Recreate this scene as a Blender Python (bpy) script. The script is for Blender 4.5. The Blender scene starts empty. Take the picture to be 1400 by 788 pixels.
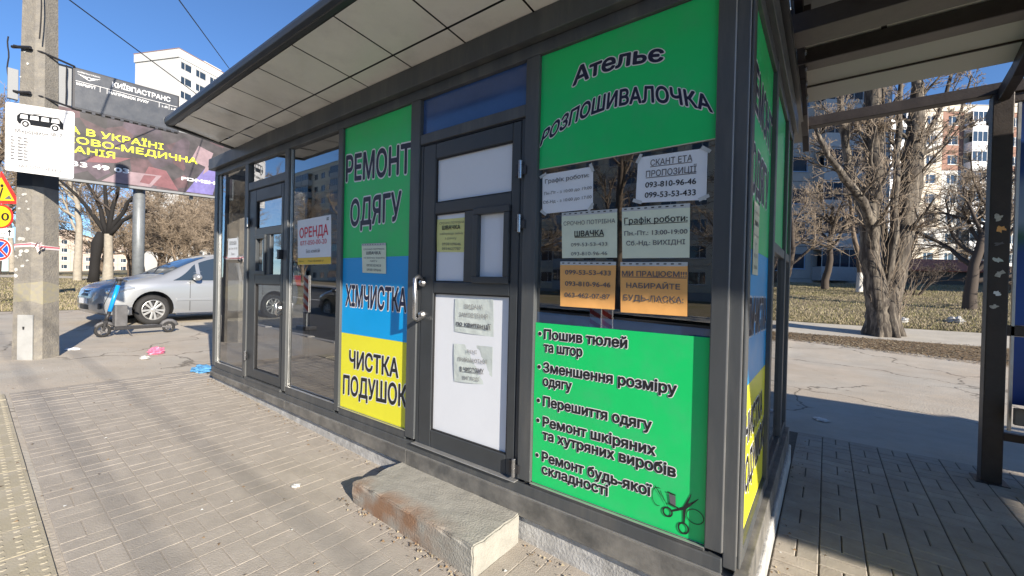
import bpy, bmesh, math, random
import numpy as np
from mathutils import Vector, Matrix
random.seed(7)
sc = bpy.context.scene
COL = sc.collection
rad = math.radians

# ------------------------------------------------------------------ camera
cam_d = bpy.data.cameras.new('camera'); cam = bpy.data.objects.new('camera', cam_d); COL.objects.link(cam)
cam_d.sensor_width = 36.0; cam_d.lens = 36.0 * 569.08 / 1400.0
cam_d.clip_start = 0.05; cam_d.clip_end = 3000
YAW, PITCH, ROLL = rad(37.096), rad(-0.4955), rad(-1.332)
fw = Vector((-math.sin(YAW) * math.cos(PITCH), math.cos(YAW) * math.cos(PITCH), math.sin(PITCH)))
rt = Vector((math.cos(YAW), math.sin(YAW), 0)); dn = fw.cross(rt)
r2 = rt * math.cos(ROLL) + dn * math.sin(ROLL); d2 = -rt * math.sin(ROLL) + dn * math.cos(ROLL)
mw = Matrix((r2, -d2, -fw)).transposed().to_4x4(); mw.translation = (0, 0, 1.43)
cam.matrix_world = mw
sc.camera = cam

# ------------------------------------------------------------------ sky, sun, exposure
w = bpy.data.worlds.new('World'); sc.world = w; w.use_nodes = True
wn = w.node_tree.nodes; wl = w.node_tree.links
sky = wn.new('ShaderNodeTexSky'); sky.sky_type = 'NISHITA'; sky.sun_disc = False
sky.sun_elevation = rad(22); sky.sun_rotation = rad(106)
sky.air_density = 1.0; sky.dust_density = 0.1; sky.ozone_density = 6.5; sky.altitude = 1500
bg = wn['Background']; bg.inputs['Strength'].default_value = 0.104
wl.new(sky.outputs[0], bg.inputs['Color'])
sun_d = bpy.data.lights.new('sun', 'SUN'); sun = bpy.data.objects.new('sun', sun_d); COL.objects.link(sun)
sun_d.energy = 5.0; sun_d.angle = rad(0.5); sun_d.color = (1.0, 0.90, 0.76)
sun.rotation_euler = Vector((-2.4, 0.7, -1.0)).to_track_quat('-Z', 'Y').to_euler()
sc.view_settings.view_transform = 'Standard'; sc.view_settings.look = 'None'
sc.view_settings.exposure = 0.92; sc.view_settings.gamma = 1.0
try:
    sc.cycles.max_bounces = 10; sc.cycles.transparent_max_bounces = 16
except Exception: pass

# ------------------------------------------------------------------ materials
MATS = {}
def mat(name, col, rough=0.7, metal=0.0, var=0.0, vscale=8.0, bump=0.0, bscale=60.0, col2=None, c2amt=0.5, c2scale=2.0,
        spec=0.5, coat=0.0, objvar=0.0, stretch=None, emis=None, world=False, cracks=0.0):
    m = bpy.data.materials.new(name); m.use_nodes = True
    nt = m.node_tree; N = nt.nodes; L = nt.links; P = N['Principled BSDF']
    P.inputs['Roughness'].default_value = rough; P.inputs['Metallic'].default_value = metal
    P.inputs['Specular IOR Level'].default_value = spec; P.inputs['Coat Weight'].default_value = coat
    c = (*col, 1.0)
    P.inputs['Base Color'].default_value = c
    tc = N.new('ShaderNodeNewGeometry' if world else 'ShaderNodeTexCoord'); vec = tc.outputs['Position' if world else 'Object']
    if stretch:
        mp = N.new('ShaderNodeMapping'); mp.inputs['Scale'].default_value = stretch; L.new(vec, mp.inputs[0]); vec = mp.outputs[0]
    out = None
    if col2 is not None:
        n = N.new('ShaderNodeTexNoise'); n.inputs['Scale'].default_value = c2scale; n.inputs['Detail'].default_value = 8; n.inputs['Roughness'].default_value = .65
        L.new(vec, n.inputs['Vector'])
        r = N.new('ShaderNodeValToRGB'); r.color_ramp.elements[0].position = max(0, .62 - c2amt * .5); r.color_ramp.elements[1].position = min(1, .72 - c2amt * .2)
        L.new(n.outputs['Fac'], r.inputs[0])
        mx = N.new('ShaderNodeMix'); mx.data_type = 'RGBA'; mx.inputs['A'].default_value = c; mx.inputs['B'].default_value = (*col2, 1)
        L.new(r.outputs[0], mx.inputs['Factor']); out = mx.outputs['Result']
    if var > 0:
        n = N.new('ShaderNodeTexNoise'); n.inputs['Scale'].default_value = vscale; n.inputs['Detail'].default_value = 10; n.inputs['Roughness'].default_value = .7
        L.new(vec, n.inputs['Vector'])
        mr = N.new('ShaderNodeMapRange'); mr.inputs['From Min'].default_value = .3; mr.inputs['From Max'].default_value = .7
        mr.inputs['To Min'].default_value = 1 - var; mr.inputs['To Max'].default_value = 1 + var; L.new(n.outputs['Fac'], mr.inputs['Value'])
        mu = N.new('ShaderNodeVectorMath'); mu.operation = 'SCALE'
        if out: L.new(out, mu.inputs[0])
        else: mu.inputs[0].default_value = col
        L.new(mr.outputs[0], mu.inputs['Scale']); out = mu.outputs[0]
        mr2 = N.new('ShaderNodeMapRange'); mr2.inputs['To Min'].default_value = max(0, rough - .15); mr2.inputs['To Max'].default_value = min(1, rough + .15)
        L.new(n.outputs['Fac'], mr2.inputs['Value']); L.new(mr2.outputs[0], P.inputs['Roughness'])
    if cracks > 0:
        dn_ = N.new('ShaderNodeTexNoise'); dn_.inputs['Scale'].default_value = 1.6; dn_.inputs['Detail'].default_value = 6; L.new(vec, dn_.inputs['Vector'])
        ad = N.new('ShaderNodeVectorMath'); ad.operation = 'MULTIPLY_ADD'; ad.inputs[1].default_value = (.9, .9, .9); L.new(dn_.outputs['Color'], ad.inputs[0]); L.new(vec, ad.inputs[2])
        vo = N.new('ShaderNodeTexVoronoi'); vo.feature = 'DISTANCE_TO_EDGE'; vo.inputs['Scale'].default_value = .38; L.new(ad.outputs[0], vo.inputs['Vector'])
        cr = N.new('ShaderNodeMapRange'); cr.inputs['From Min'].default_value = .002; cr.inputs['From Max'].default_value = .009; cr.inputs['To Min'].default_value = 1 - cracks; L.new(vo.outputs['Distance'], cr.inputs['Value'])
        st = N.new('ShaderNodeTexNoise'); st.inputs['Scale'].default_value = 5.0; st.inputs['Detail'].default_value = 3; L.new(vec, st.inputs['Vector'])
        sr = N.new('ShaderNodeMapRange'); sr.inputs['From Min'].default_value = .66; sr.inputs['From Max'].default_value = .74; sr.inputs['To Min'].default_value = 1.0; sr.inputs['To Max'].default_value = .82; L.new(st.outputs[0], sr.inputs['Value'])
        mm = N.new('ShaderNodeMath'); mm.operation = 'MULTIPLY'; mk = N.new('ShaderNodeTexNoise'); mk.inputs['Scale'].default_value = .33; L.new(vec, mk.inputs['Vector']); mk2 = N.new('ShaderNodeMapRange'); mk2.inputs['From Min'].default_value = .48; mk2.inputs['From Max'].default_value = .56; L.new(mk.outputs[0], mk2.inputs['Value']); mx1 = N.new('ShaderNodeMath'); mx1.operation = 'MAXIMUM'; L.new(cr.outputs[0], mx1.inputs[0]); L.new(mk2.outputs[0], mx1.inputs[1]); L.new(mx1.outputs[0], mm.inputs[0]); L.new(sr.outputs[0], mm.inputs[1])
        mu = N.new('ShaderNodeVectorMath'); mu.operation = 'SCALE'
        if out: L.new(out, mu.inputs[0])
        else: mu.inputs[0].default_value = col
        L.new(mm.outputs[0], mu.inputs['Scale']); out = mu.outputs[0]
    if objvar > 0:
        oi = N.new('ShaderNodeObjectInfo'); mr = N.new('ShaderNodeMapRange')
        mr.inputs['To Min'].default_value = 1 - objvar; mr.inputs['To Max'].default_value = 1 + objvar; L.new(oi.outputs['Random'], mr.inputs['Value'])
        mu = N.new('ShaderNodeVectorMath'); mu.operation = 'SCALE'
        if out: L.new(out, mu.inputs[0])
        else: mu.inputs[0].default_value = col
        L.new(mr.outputs[0], mu.inputs['Scale']); out = mu.outputs[0]
    if out: L.new(out, P.inputs['Base Color'])
    if bump > 0:
        n = N.new('ShaderNodeTexNoise'); n.inputs['Scale'].default_value = bscale; n.inputs['Detail'].default_value = 6
        L.new(vec, n.inputs['Vector'])
        b = N.new('ShaderNodeBump'); b.inputs['Strength'].default_value = bump; b.inputs['Distance'].default_value = .01
        L.new(n.outputs['Fac'], b.inputs['Height']); L.new(b.outputs[0], P.inputs['Normal'])
    if emis:
        P.inputs['Emission Color'].default_value = (*emis[:3], 1); P.inputs['Emission Strength'].default_value = emis[3]
    MATS[name] = m
    return m

def glass_mat(name, tint, refl=0.12, power=1.0, warp=0.0):
    m = bpy.data.materials.new(name); m.use_nodes = True
    nt = m.node_tree; N = nt.nodes; L = nt.links; N.remove(N['Principled BSDF'])
    o = N['Material Output']
    t = N.new('ShaderNodeBsdfTransparent'); t.inputs[0].default_value = (*tint, 1)
    g = N.new('ShaderNodeBsdfGlossy'); g.inputs['Roughness'].default_value = .0
    f = N.new('ShaderNodeFresnel'); f.inputs['IOR'].default_value = 1.52
    mr = N.new('ShaderNodeMapRange'); mr.inputs['From Min'].default_value = 0.04; mr.inputs['From Max'].default_value = .6
    mr.inputs['To Min'].default_value = refl; mr.inputs['To Max'].default_value = power
    mx = N.new('ShaderNodeMixShader')
    if warp > 0:
        n = N.new('ShaderNodeTexNoise'); n.inputs['Scale'].default_value = 1.3; n.inputs['Detail'].default_value = 1
        tc = N.new('ShaderNodeTexCoord'); L.new(tc.outputs['Object'], n.inputs['Vector'])
        b = N.new('ShaderNodeBump'); b.inputs['Strength'].default_value = warp; b.inputs['Distance'].default_value = .02
        L.new(n.outputs['Fac'], b.inputs['Height']); L.new(b.outputs[0], g.inputs['Normal'])
    L.new(f.outputs[0], mr.inputs['Value']); L.new(mr.outputs[0], mx.inputs['Fac'])
    L.new(t.outputs[0], mx.inputs[1]); L.new(g.outputs[0], mx.inputs[2]); L.new(mx.outputs[0], o.inputs['Surface'])
    MATS[name] = m; return m

mat('frame', (.080, .087, .093), .42, .15, var=.10, vscale=12, col2=(.12, .122, .12), c2amt=.3, c2scale=7.0, stretch=(1, 1, .15))
mat('frame_dusty', (.095, .095, .092), .6, .1, var=.25, vscale=9, col2=(.22, .21, .19), c2amt=.55, c2scale=5.0, bump=.1, bscale=120)
mat('door_frame', (.05, .056, .062), .38, .1, var=.12, vscale=6)
mat('gasket', (.01, .01, .012), .6)
mat('alu_edge', (.55, .55, .54), .35, .7, var=.1)
mat('steel', (.45, .45, .46), .28, .9, var=.12, vscale=20)
mat('dark_steel', (.06, .06, .065), .35, .6)
mat('soffit', (.80, .79, .74), .22, 0, var=.05, vscale=2.5, col2=(.70, .69, .65), c2amt=.25, c2scale=3, spec=.6)
mat('roof_trim', (.05, .055, .06), .35, .3, var=.15, vscale=5)
mat('green_vinyl', (.010, .61, .155), .34, var=.05, vscale=2, bump=.10, bscale=5, col2=(.03, .57, .17), c2amt=.3, c2scale=6)
mat('blue_vinyl', (.0, .36, .80), .34, var=.05, vscale=2, bump=.10, bscale=5)
mat('yellow_vinyl', (.84, .80, .04), .34, var=.05, vscale=2, bump=.10, bscale=5)
mat('sky_reflection_blue', (.045, .095, .25), .12, var=.15, vscale=2, spec=.8)  # sky reflection painted in blue on the transom over the white door
mat('ink_navy', (.012, .014, .045), .45)
mat('ink_black', (.015, .016, .018), .5)
mat('ink_grey', (.12, .12, .13), .6)
mat('ink_dim', (.30, .30, .30), .6)
mat('ink_red', (.65, .03, .06), .5)
mat('ink_white', (.80, .80, .80), .45)
mat('ink_yellow', (.75, .78, .03), .45)
mat('white_film', (.76, .79, .84), .35, var=.03, vscale=3, bump=.06, bscale=7)
mat('paper_white', (.80, .84, .88), .5, coat=.5, var=.03, bump=.15, bscale=12)
mat('paper_green', (.74, .80, .62), .5, coat=.5, var=.05, bump=.2, bscale=12)
mat('paper_orange', (.88, .45, .14), .5, coat=.5, var=.05, bump=.2, bscale=12)
mat('paper_yellow', (.78, .76, .30), .6, var=.08, bump=.4, bscale=14)
mat('paper_grey', (.58, .64, .62), .35, var=.08, bump=.5, bscale=16)
mat('sleeve', (.55, .58, .58), .2, var=.1)
mat('blue_cloth', (.10, .30, .62), .6, var=.15)
mat('concrete_old', (.36, .35, .32), .85, var=.22, vscale=7, col2=(.52, .51, .48), c2amt=.4, c2scale=4, bump=.5, bscale=60)
mat('foundation', (.36, .355, .34), .93, spec=.12, var=.3, vscale=14, col2=(.48, .48, .47), c2amt=.6, c2scale=6, bump=.5, bscale=70)
mat('pole_concrete', (.235, .218, .188), .93, spec=.12, var=.15, vscale=6, col2=(.19, .18, .165), c2amt=.5, c2scale=14, bump=.8, bscale=45)
mat('black_paint', (.022, .022, .024), .5, var=.2)
mat('yellow_wear', (.30, .27, .16), .85, col2=(.24, .225, .19), c2amt=.7, c2scale=18)
mat('paper_scrap', (.6, .6, .58), .7, col2=(.4, .39, .36), c2amt=.6, c2scale=20)
mat('tape_red', (.55, .12, .16), .5); mat('tape_white', (.65, .58, .58), .5)
mat('trash_pink', (.60, .16, .27), .35, bump=1, bscale=25, var=.2); mat('trash_blue', (.10, .28, .50), .25, bump=1, bscale=25, var=.2)
mat('trash_white', (.62, .62, .60), .5, bump=1, bscale=30)
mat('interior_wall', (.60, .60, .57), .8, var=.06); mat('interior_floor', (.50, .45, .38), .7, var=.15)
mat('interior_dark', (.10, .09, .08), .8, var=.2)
mat('wood_counter', (.30, .17, .08), .5, var=.15, stretch=(1, 8, 8))
mat('shelter_metal', (.045, .036, .032), .5, .2, var=.25, vscale=8, bump=.15, bscale=80)
mat('shelter_light', (.16, .14, .12), .55, .1, var=.2)
mat('asphalt', (.45, .39, .315), .93, spec=.12, world=True, cracks=.55, var=.13, vscale=1.6, col2=(.44, .41, .355), c2amt=.5, c2scale=.6, bump=.6, bscale=45)
mat('road_asphalt', (.06, .06, .062), .9, var=.2, vscale=3, bump=.5, bscale=90)
mat('joint_dirt', (.13, .115, .095), .93, spec=.12, var=.3, vscale=25)
mat('bedding', (.35, .312, .265), .93, spec=.12, var=.15, vscale=25, bump=.4, bscale=120)
mat('paver', (.36, .325, .282), .93, spec=.12, world=True, var=.13, vscale=7, col2=(.385, .35, .305), c2amt=.5, c2scale=.9, bump=.35, bscale=130, objvar=.03)
mat('paver_shelter', (.36, .32, .27), .93, spec=.12, world=True, var=.16, vscale=6, col2=(.39, .36, .31), c2amt=.5, c2scale=2.2, bump=.35, bscale=130, objvar=.06)
mat('tactile', (.39, .35, .255), .93, spec=.12, var=.08, vscale=9, col2=(.40, .365, .30), c2amt=.5, c2scale=3, bump=.3, bscale=120, objvar=.03)
mat('path', (.46, .43, .37), .93, spec=.12, var=.12, vscale=2, bump=.3, bscale=50)
mat('soil_grass', (.22, .185, .125), .93, spec=.12, var=.35, vscale=3, col2=(.17, .155, .07), c2amt=.35, c2scale=.35, bump=.8, bscale=20)
mat('litter_soil', (.19, .145, .095), .93, spec=.12, var=.35, vscale=9, bump=.9, bscale=40)
mat('dry_grass', (.34, .29, .20), .93, spec=.12, objvar=.1, var=.4, vscale=.6); mat('green_grass', (.20, .195, .08), .93, spec=.12, var=.4, vscale=.5)
mat('leaf_litter', (.26, .17, .09), .9, var=.5, vscale=30)
mat('bark_dark', (.05, .041, .033), .95, var=.5, vscale=14, bump=1.0, bscale=22, stretch=(1, 1, .14), col2=(.22, .19, .15), c2amt=.35, c2scale=12)
mat('bark_brown', (.16, .12, .085), .9, var=.3, vscale=6); mat('bark_pale', (.31, .28, .23), .9, var=.25, vscale=5, bump=.6, bscale=14)
mat('twig_tan', (.22, .175, .13), .9, var=.3, vscale=1); mat('twig_dark', (.07, .055, .045), .9); mat('char_black', (.012, .011, .011), .9)
mat('whitewash', (.62, .60, .56), .9, var=.15)
mat('car_silver', (.43, .445, .46), .33, .6, coat=.6); mat('car_plastic', (.03, .03, .032), .5); mat('tyre', (.022, .022, .023), .8, bump=.3, bscale=60, var=.3)
mat('alloy', (.50, .50, .49), .35, .6); mat('chrome', (.7, .7, .7), .12, 1.0); mat('lamp_glass', (.35, .38, .42), .08, .3, coat=1.0)
mat('car_black', (.012, .012, .014), .25, coat=.6); mat('car_red', (.35, .02, .02), .3, .2, coat=.6); mat('amber', (.7, .22, .02), .3)
mat('plate_white', (.75, .76, .78), .4); mat('car_seat', (.04, .04, .045), .8)
mat('scooter_blue', (.01, .30, .80), .3, .1, coat=.5); mat('scooter_black', (.03, .03, .033), .5, var=.2); mat('scooter_grey', (.11, .11, .115), .55, var=.25)
mat('panel_white', (.56, .555, .535), .85, var=.06, vscale=.4); mat('panel_grey', (.36, .355, .335), .9, var=.12, vscale=.8, bump=.2, bscale=4)
mat('panel_beige', (.68, .60, .46), .9, var=.08, vscale=.5); mat('brick_red', (.29, .165, .125), .9, var=.15, vscale=3); mat('panel_cream', (.60, .54, .45), .9, var=.08, vscale=.6)
mat('panel_pink', (.50, .40, .33), .9, var=.1, vscale=.3)
mat('win_frame', (.72, .72, .70), .5); mat('win_blue', (.25, .38, .55), .5, var=.1); mat('balcony_grey', (.42, .43, .43), .8, var=.1)
mat('win_glass', (.03, .045, .065), .04, 0, spec=.9); mat('roof_red', (.38, .10, .05), .7)
mat('board_dark', (.065, .07, .08), .35, .2, var=.1); mat('board_frame', (.03, .03, .035), .4); mat('board_grey', (.20, .21, .22), .5)
mat('post_grey', (.19, .205, .215), .5, .3, var=.15); mat('plate_paint', (.80, .80, .80), .35, var=.03, vscale=4)
mat('sign_yellow', (.85, .55, .02), .4); mat('sign_red', (.65, .04, .03), .4); mat('sign_blue', (.02, .10, .50), .4); mat('sign_white', (.8, .8, .8), .4)
mat('wire', (.02, .02, .022), .6); mat('barrier_red', (.62, .07, .05), .5); mat('barrier_white', (.75, .75, .73), .5)
mat('hatch_grey', (.36, .365, .36), .6, var=.12, vscale=6)
mat('kerb', (.36, .35, .33), .85, var=.15, bump=.3); mat('white_plastic', (.7, .7, .7), .4)
glass_mat('glass', (.84, .87, .87), .36, 1.0, .02); glass_mat('glass_dark', (.86, .88, .90), .27, .9, .03); glass_mat('car_glass', (.16, .18, .19), .08, .9)

def rust_mat():
    m = mat('step_concrete', (.33, .32, .285), .93, spec=.12, var=.16, vscale=9, bump=.5, bscale=90)
    nt = m.node_tree; N = nt.nodes; L = nt.links; P = N['Principled BSDF']
    base = P.inputs['Base Color'].links[0].from_socket
    tc = N.new('ShaderNodeTexCoord'); sx = N.new('ShaderNodeSeparateXYZ'); L.new(tc.outputs['Object'], sx.inputs[0])
    # stain hugs the front arris of the slab
    a = N.new('ShaderNodeMapRange'); a.inputs['From Min'].default_value = .13; a.inputs['From Max'].default_value = -.02; L.new(sx.outputs['Y'], a.inputs['Value'])
    b = N.new('ShaderNodeMapRange'); b.inputs['From Min'].default_value = .95; b.inputs['From Max'].default_value = .6; L.new(sx.outputs['X'], b.inputs['Value'])
    n = N.new('ShaderNodeTexNoise'); n.inputs['Scale'].default_value = 6; n.inputs['Detail'].default_value = 8; L.new(tc.outputs['Object'], n.inputs['Vector'])
    r = N.new('ShaderNodeMapRange'); r.inputs['From Min'].default_value = .38; r.inputs['From Max'].default_value = .62; L.new(n.outputs['Fac'], r.inputs['Value'])
    m1 = N.new('ShaderNodeMath'); m1.operation = 'MULTIPLY'; L.new(a.outputs[0], m1.inputs[0]); L.new(r.outputs[0], m1.inputs[1])
    m2 = N.new('ShaderNodeMath'); m2.operation = 'MULTIPLY'; L.new(m1.outputs[0], m2.inputs[0]); L.new(b.outputs[0], m2.inputs[1])
    mx = N.new('ShaderNodeMix'); mx.data_type = 'RGBA'; mx.inputs['B'].default_value = (.27, .15, .085, 1)
    L.new(m2.outputs[0], mx.inputs['Factor']); L.new(base, mx.inputs['A']); L.new(mx.outputs['Result'], P.inputs['Base Color'])
rust_mat()

def sheet_mat():
    m = bpy.data.materials.new('roof_sheet'); m.use_nodes = True
    N = m.node_tree.nodes; L = m.node_tree.links; N.remove(N['Principled BSDF'])
    d = N.new('ShaderNodeBsdfDiffuse'); d.inputs[0].default_value = (.62, .60, .54, 1)
    t = N.new('ShaderNodeBsdfTranslucent'); t.inputs[0].default_value = (.45, .43, .37, 1)
    mx = N.new('ShaderNodeMixShader'); mx.inputs[0].default_value = .07
    L.new(d.outputs[0], mx.inputs[1]); L.new(t.outputs[0], mx.inputs[2]); L.new(mx.outputs[0], N['Material Output'].inputs['Surface'])
    MATS['roof_sheet'] = m
sheet_mat()

# ------------------------------------------------------------------ mesh helpers
class MB:
    def __init__(s): s.v = []; s.f = []; s.m = []; s.mats = []
    def mi(s, name):
        if name not in s.mats: s.mats.append(name)
        return s.mats.index(name)
    def add(s, vs, fs, m):
        k = len(s.v); s.v += [tuple(v) for v in vs]; i = s.mi(m)
        for f in fs: s.f.append(tuple(k + a for a in f)); s.m.append(i)
        return s
    def box(s, x0, x1, y0, y1, z0, z1, m):
        vs = [(x, y, z) for z in (z0, z1) for y in (y0, y1) for x in (x0, x1)]
        return s.add(vs, [(0, 2, 3, 1), (4, 5, 7, 6), (0, 1, 5, 4), (2, 6, 7, 3), (0, 4, 6, 2), (1, 3, 7, 5)], m)
    def hexa(s, vs, m):   # 8 corners in the same order as box
        return s.add(vs, [(0, 2, 3, 1), (4, 5, 7, 6), (0, 1, 5, 4), (2, 6, 7, 3), (0, 4, 6, 2), (1, 3, 7, 5)], m)
    def bar(s, a, b, w_, h_, m, up=(0, 0, 1)):
        a = Vector(a); b = Vector(b); d = (b - a).normalized(); u = Vector(up)
        if abs(d.dot(u)) > .99: u = Vector((0, 1, 0))
        r = d.cross(u).normalized(); u = r.cross(d)
        vs = [p + r * sx * w_ / 2 + u * sz * h_ / 2 for sz in (-1, 1) for p in (a, b) for sx in (-1, 1)]
        return s.hexa(vs, m)
    def tube(s, pts, rs, n, m, cap=True):
        pts = [Vector(p) for p in pts]
        if not hasattr(rs, '__len__'): rs = [rs] * len(pts)
        vs = []; fs = []; ref = None
        for i, p in enumerate(pts):
            d = (pts[min(i + 1, len(pts) - 1)] - pts[max(i - 1, 0)])
            d = d.normalized() if d.length > 1e-9 else Vector((0, 0, 1))
            if ref is None: ref = Vector((1, 0, 0)) if abs(d.x) < .8 else Vector((0, 1, 0))
            u = (ref - d * ref.dot(d)).normalized(); ref = u; v = d.cross(u)
            for k in range(n):
                a = 2 * math.pi * k / n; vs.append(p + (u * math.cos(a) + v * math.sin(a)) * rs[i])
        for i in range(len(pts) - 1):
            for k in range(n): fs.append((i * n + k, i * n + (k + 1) % n, (i + 1) * n + (k + 1) % n, (i + 1) * n + k))
        if cap: fs.append(tuple(range(n - 1, -1, -1))); fs.append(tuple((len(pts) - 1) * n + k for k in range(n)))
        return s.add(vs, fs, m)
    def lathe(s, prof, n, m, mtx=None):   # prof (r,z)
        vs = []; fs = []
        for r, z in prof:
            for k in range(n): a = 2 * math.pi * k / n; vs.append(Vector((r * math.cos(a), r * math.sin(a), z)))
        for i in range(len(prof) - 1):
            for k in range(n): fs.append((i * n + k, i * n + (k + 1) % n, (i + 1) * n + (k + 1) % n, (i + 1) * n + k))
        if mtx: vs = [mtx @ v for v in vs]
        return s.add(vs, fs, m)
    def poly(s, vs, m): return s.add(vs, [tuple(range(len(vs)))], m)
    def slab(s, P, pts, t, m, n0=0.0):   # P(u,v,n) plane map, polygon pts, front at n0, thickness t behind
        k = len(pts); vs = [P(u, v, n0) for u, v in pts] + [P(u, v, n0 - t) for u, v in pts]
        fs = [tuple(range(k)), tuple(range(2 * k - 1, k - 1, -1))] + [(i, i + k, (i + 1) % k + k, (i + 1) % k) for i in range(k)]
        return s.add(vs, fs, m)
    def build(s, name, parent=None, smooth=False, bevel=0.0, label=None, kind=None):
        me = bpy.data.meshes.new(name); me.from_pydata(s.v, [], s.f)
        for n in s.mats: me.materials.append(MATS[n])
        if len(s.mats) > 1: me.polygons.foreach_set('material_index', s.m)
        if smooth: me.polygons.foreach_set('use_smooth', [True] * len(s.f))
        me.update()
        return link(name, me, parent, bevel, label, kind)
def link(name, me, parent=None, bevel=0.0, label=None, kind=None):
    o = bpy.data.objects.new(name, me); COL.objects.link(o)
    if parent is not None:
        o.parent = parent
        o.matrix_parent_inverse = parent_inv(parent)
    if bevel:
        b = o.modifiers.new('bevel', 'BEVEL'); b.width = bevel; b.segments = 2; b.limit_method = 'ANGLE'; b.harden_normals = False
    if label: o['label'] = label
    if kind: o['kind'] = kind
    return o
WM = {}
def parent_inv(p):
    return WM.get(p.name, Matrix.Identity(4)).inverted()
def thing(name, label, cat, loc=(0, 0, 0), rz=0.0, group=None, local=False):
    """Empty at the base of a thing. local=True: children are given in local coordinates."""
    o = bpy.data.objects.new(name, None); COL.objects.link(o); o.location = loc; o.rotation_euler = (0, 0, rz); o.empty_display_size = .1
    o['label'] = label; o['category'] = cat
    if group: o['group'] = group
    WM[o.name] = Matrix.Identity(4) if local else Matrix.LocRotScale(Vector(loc), Matrix.Rotation(rz, 3, 'Z'), Vector((1, 1, 1)))
    return o
def tag(o, label, cat, group=None):
    o['label'] = label; o['category'] = cat
    if group: o['group'] = group
    return o
def copy_tree(o, parent=None):
    c = o.copy(); COL.objects.link(c)
    if parent is not None: c.parent = parent
    for ch in CH.get(o.name, [x for x in bpy.data.objects if x.parent == o]): copy_tree(ch, c)
    return c
CH = {}
def place(o, loc, rz=0, label=None, scale=1.0):
    o.location = loc; o.rotation_euler = (0, 0, rz); o.scale = (scale,) * 3
    if label: o['label'] = label
    return o
def struct(mb, name, **k):
    return mb.build(name, kind='structure', **k)

# planes: U right, V up, N toward the viewer
def plane(O, U, V=(0, 0, 1)):
    O = Vector(O); U = Vector(U).normalized(); V = Vector(V).normalized(); N = U.cross(V)
    return lambda u, v, n=0.0: O + U * u + V * v + N * n
def FR(y): return lambda u, v, n=0.0: Vector((u, y - n, v))
def SD(x): return lambda u, v, n=0.0: Vector((x + n, u, v))

_tc = {}
from mathutils.geometry import delaunay_2d_cdt
def _fill(V, E):
    """triangles inside the glyph outlines (constrained Delaunay, non zero winding)"""
    r = delaunay_2d_cdt([Vector(v) for v in V], [tuple(e) for e in E], [], 0, 1e-6)
    P = [(v.x, v.y) for v in r[0]]; out = []
    for f in r[2]:
        cx = sum(P[i][0] for i in f) / len(f); cy = sum(P[i][1] for i in f) / len(f); wn_ = 0
        for a, b in E:
            x0, y0 = V[a]; x1, y1 = V[b]
            if (y0 <= cy) != (y1 <= cy):
                if x0 + (cy - y0) / (y1 - y0) * (x1 - x0) > cx: wn_ += 1 if y1 > y0 else -1
        if wn_: out.append(tuple(f))
    return P, out
def text_geo(s, bold=0.0, shear=0.0):
    key = (s, shear)
    if key in _tc: return _tc[key]
    c = bpy.data.curves.new('t', 'FONT'); c.body = s; c.size = 1; c.resolution_u = 3; c.shear = shear; c.fill_mode = 'NONE'
    o = bpy.data.objects.new('t', c); COL.objects.link(o)
    dg = bpy.context.evaluated_depsgraph_get()
    me = bpy.data.meshes.new_from_object(o.evaluated_get(dg), depsgraph=dg)
    V = [(v.co.x, v.co.y) for v in me.vertices]; E = [tuple(e.vertices) for e in me.edges]
    bpy.data.objects.remove(o); bpy.data.curves.remove(c); bpy.data.meshes.remove(me)
    # order every loop head to tail
    nb = {}
    for a, b in E: nb.setdefault(a, []).append(b); nb.setdefault(b, []).append(a)
    seen = set(); EE = []
    for st in range(len(V)):
        if st in seen or st not in nb: continue
        loop = [st]; seen.add(st); cur = st
        while True:
            nx = [q for q in nb[cur] if q not in seen]
            if not nx: break
            cur = (st + 1 if cur == st and st + 1 in nx else nx[0]); seen.add(cur); loop.append(cur)
        EE += [(loop[i], loop[(i + 1) % len(loop)]) for i in range(len(loop))]
    vs, fs = _fill(V, EE)
    _tc[key] = (vs, fs); return vs, fs
CAP = max(v[1] for v in text_geo('Н')[0])
def put_text(mb, P, s, u0, u1, base, cap, m, bold=0.0, n=.0015, warp=None, ref=None, shear=0.0, base1=None, mono=False):
    """letters s between u0 and u1 on baseline base (to base1 at the right end), capital height cap; weight by stacked copies."""
    vs, fs = text_geo(s, 0.0, shear)
    a = min(v[0] for v in vs); b = max(v[0] for v in vs)
    if u1 is None: u1 = u0 + (b - a) * cap / CAP
    if base1 is None: base1 = base
    k_ = 0 if bold <= 0 else (4 if bold < .02 else 8 if bold < .04 else 12); off = [(0, 0)] + [(bold * math.cos(2 * math.pi * i / k_), bold * math.sin(2 * math.pi * i / k_)) for i in range(k_)]
    for i, (ox, oy) in enumerate(off):
        out = []
        for x, y in vs:
            t = (x + ox - a) / (b - a); yy = (y + oy) / CAP
            if warp: u, v = warp(t, yy)
            else: u, v = u0 + (u1 - u0) * t, base + (base1 - base) * t + cap * yy
            out.append(P(u, v, n + i * .00006))
        mb.add(out, fs, m)
def lettering(parent, P, rows, ink, outline=None, bold=.02, obold=.055, n=.0015, name='lettering'):
    """one mesh child holding one row (or block) of print"""
    for row in rows:
        mb = MB(); kw = row[5] if len(row) > 5 else {}
        if outline: put_text(mb, P, *row[:5], outline, bold=obold, n=n, **kw)
        put_text(mb, P, *row[:5], ink, bold=bold, n=n + .0012, **kw)
        mb.build(name, parent)

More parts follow.
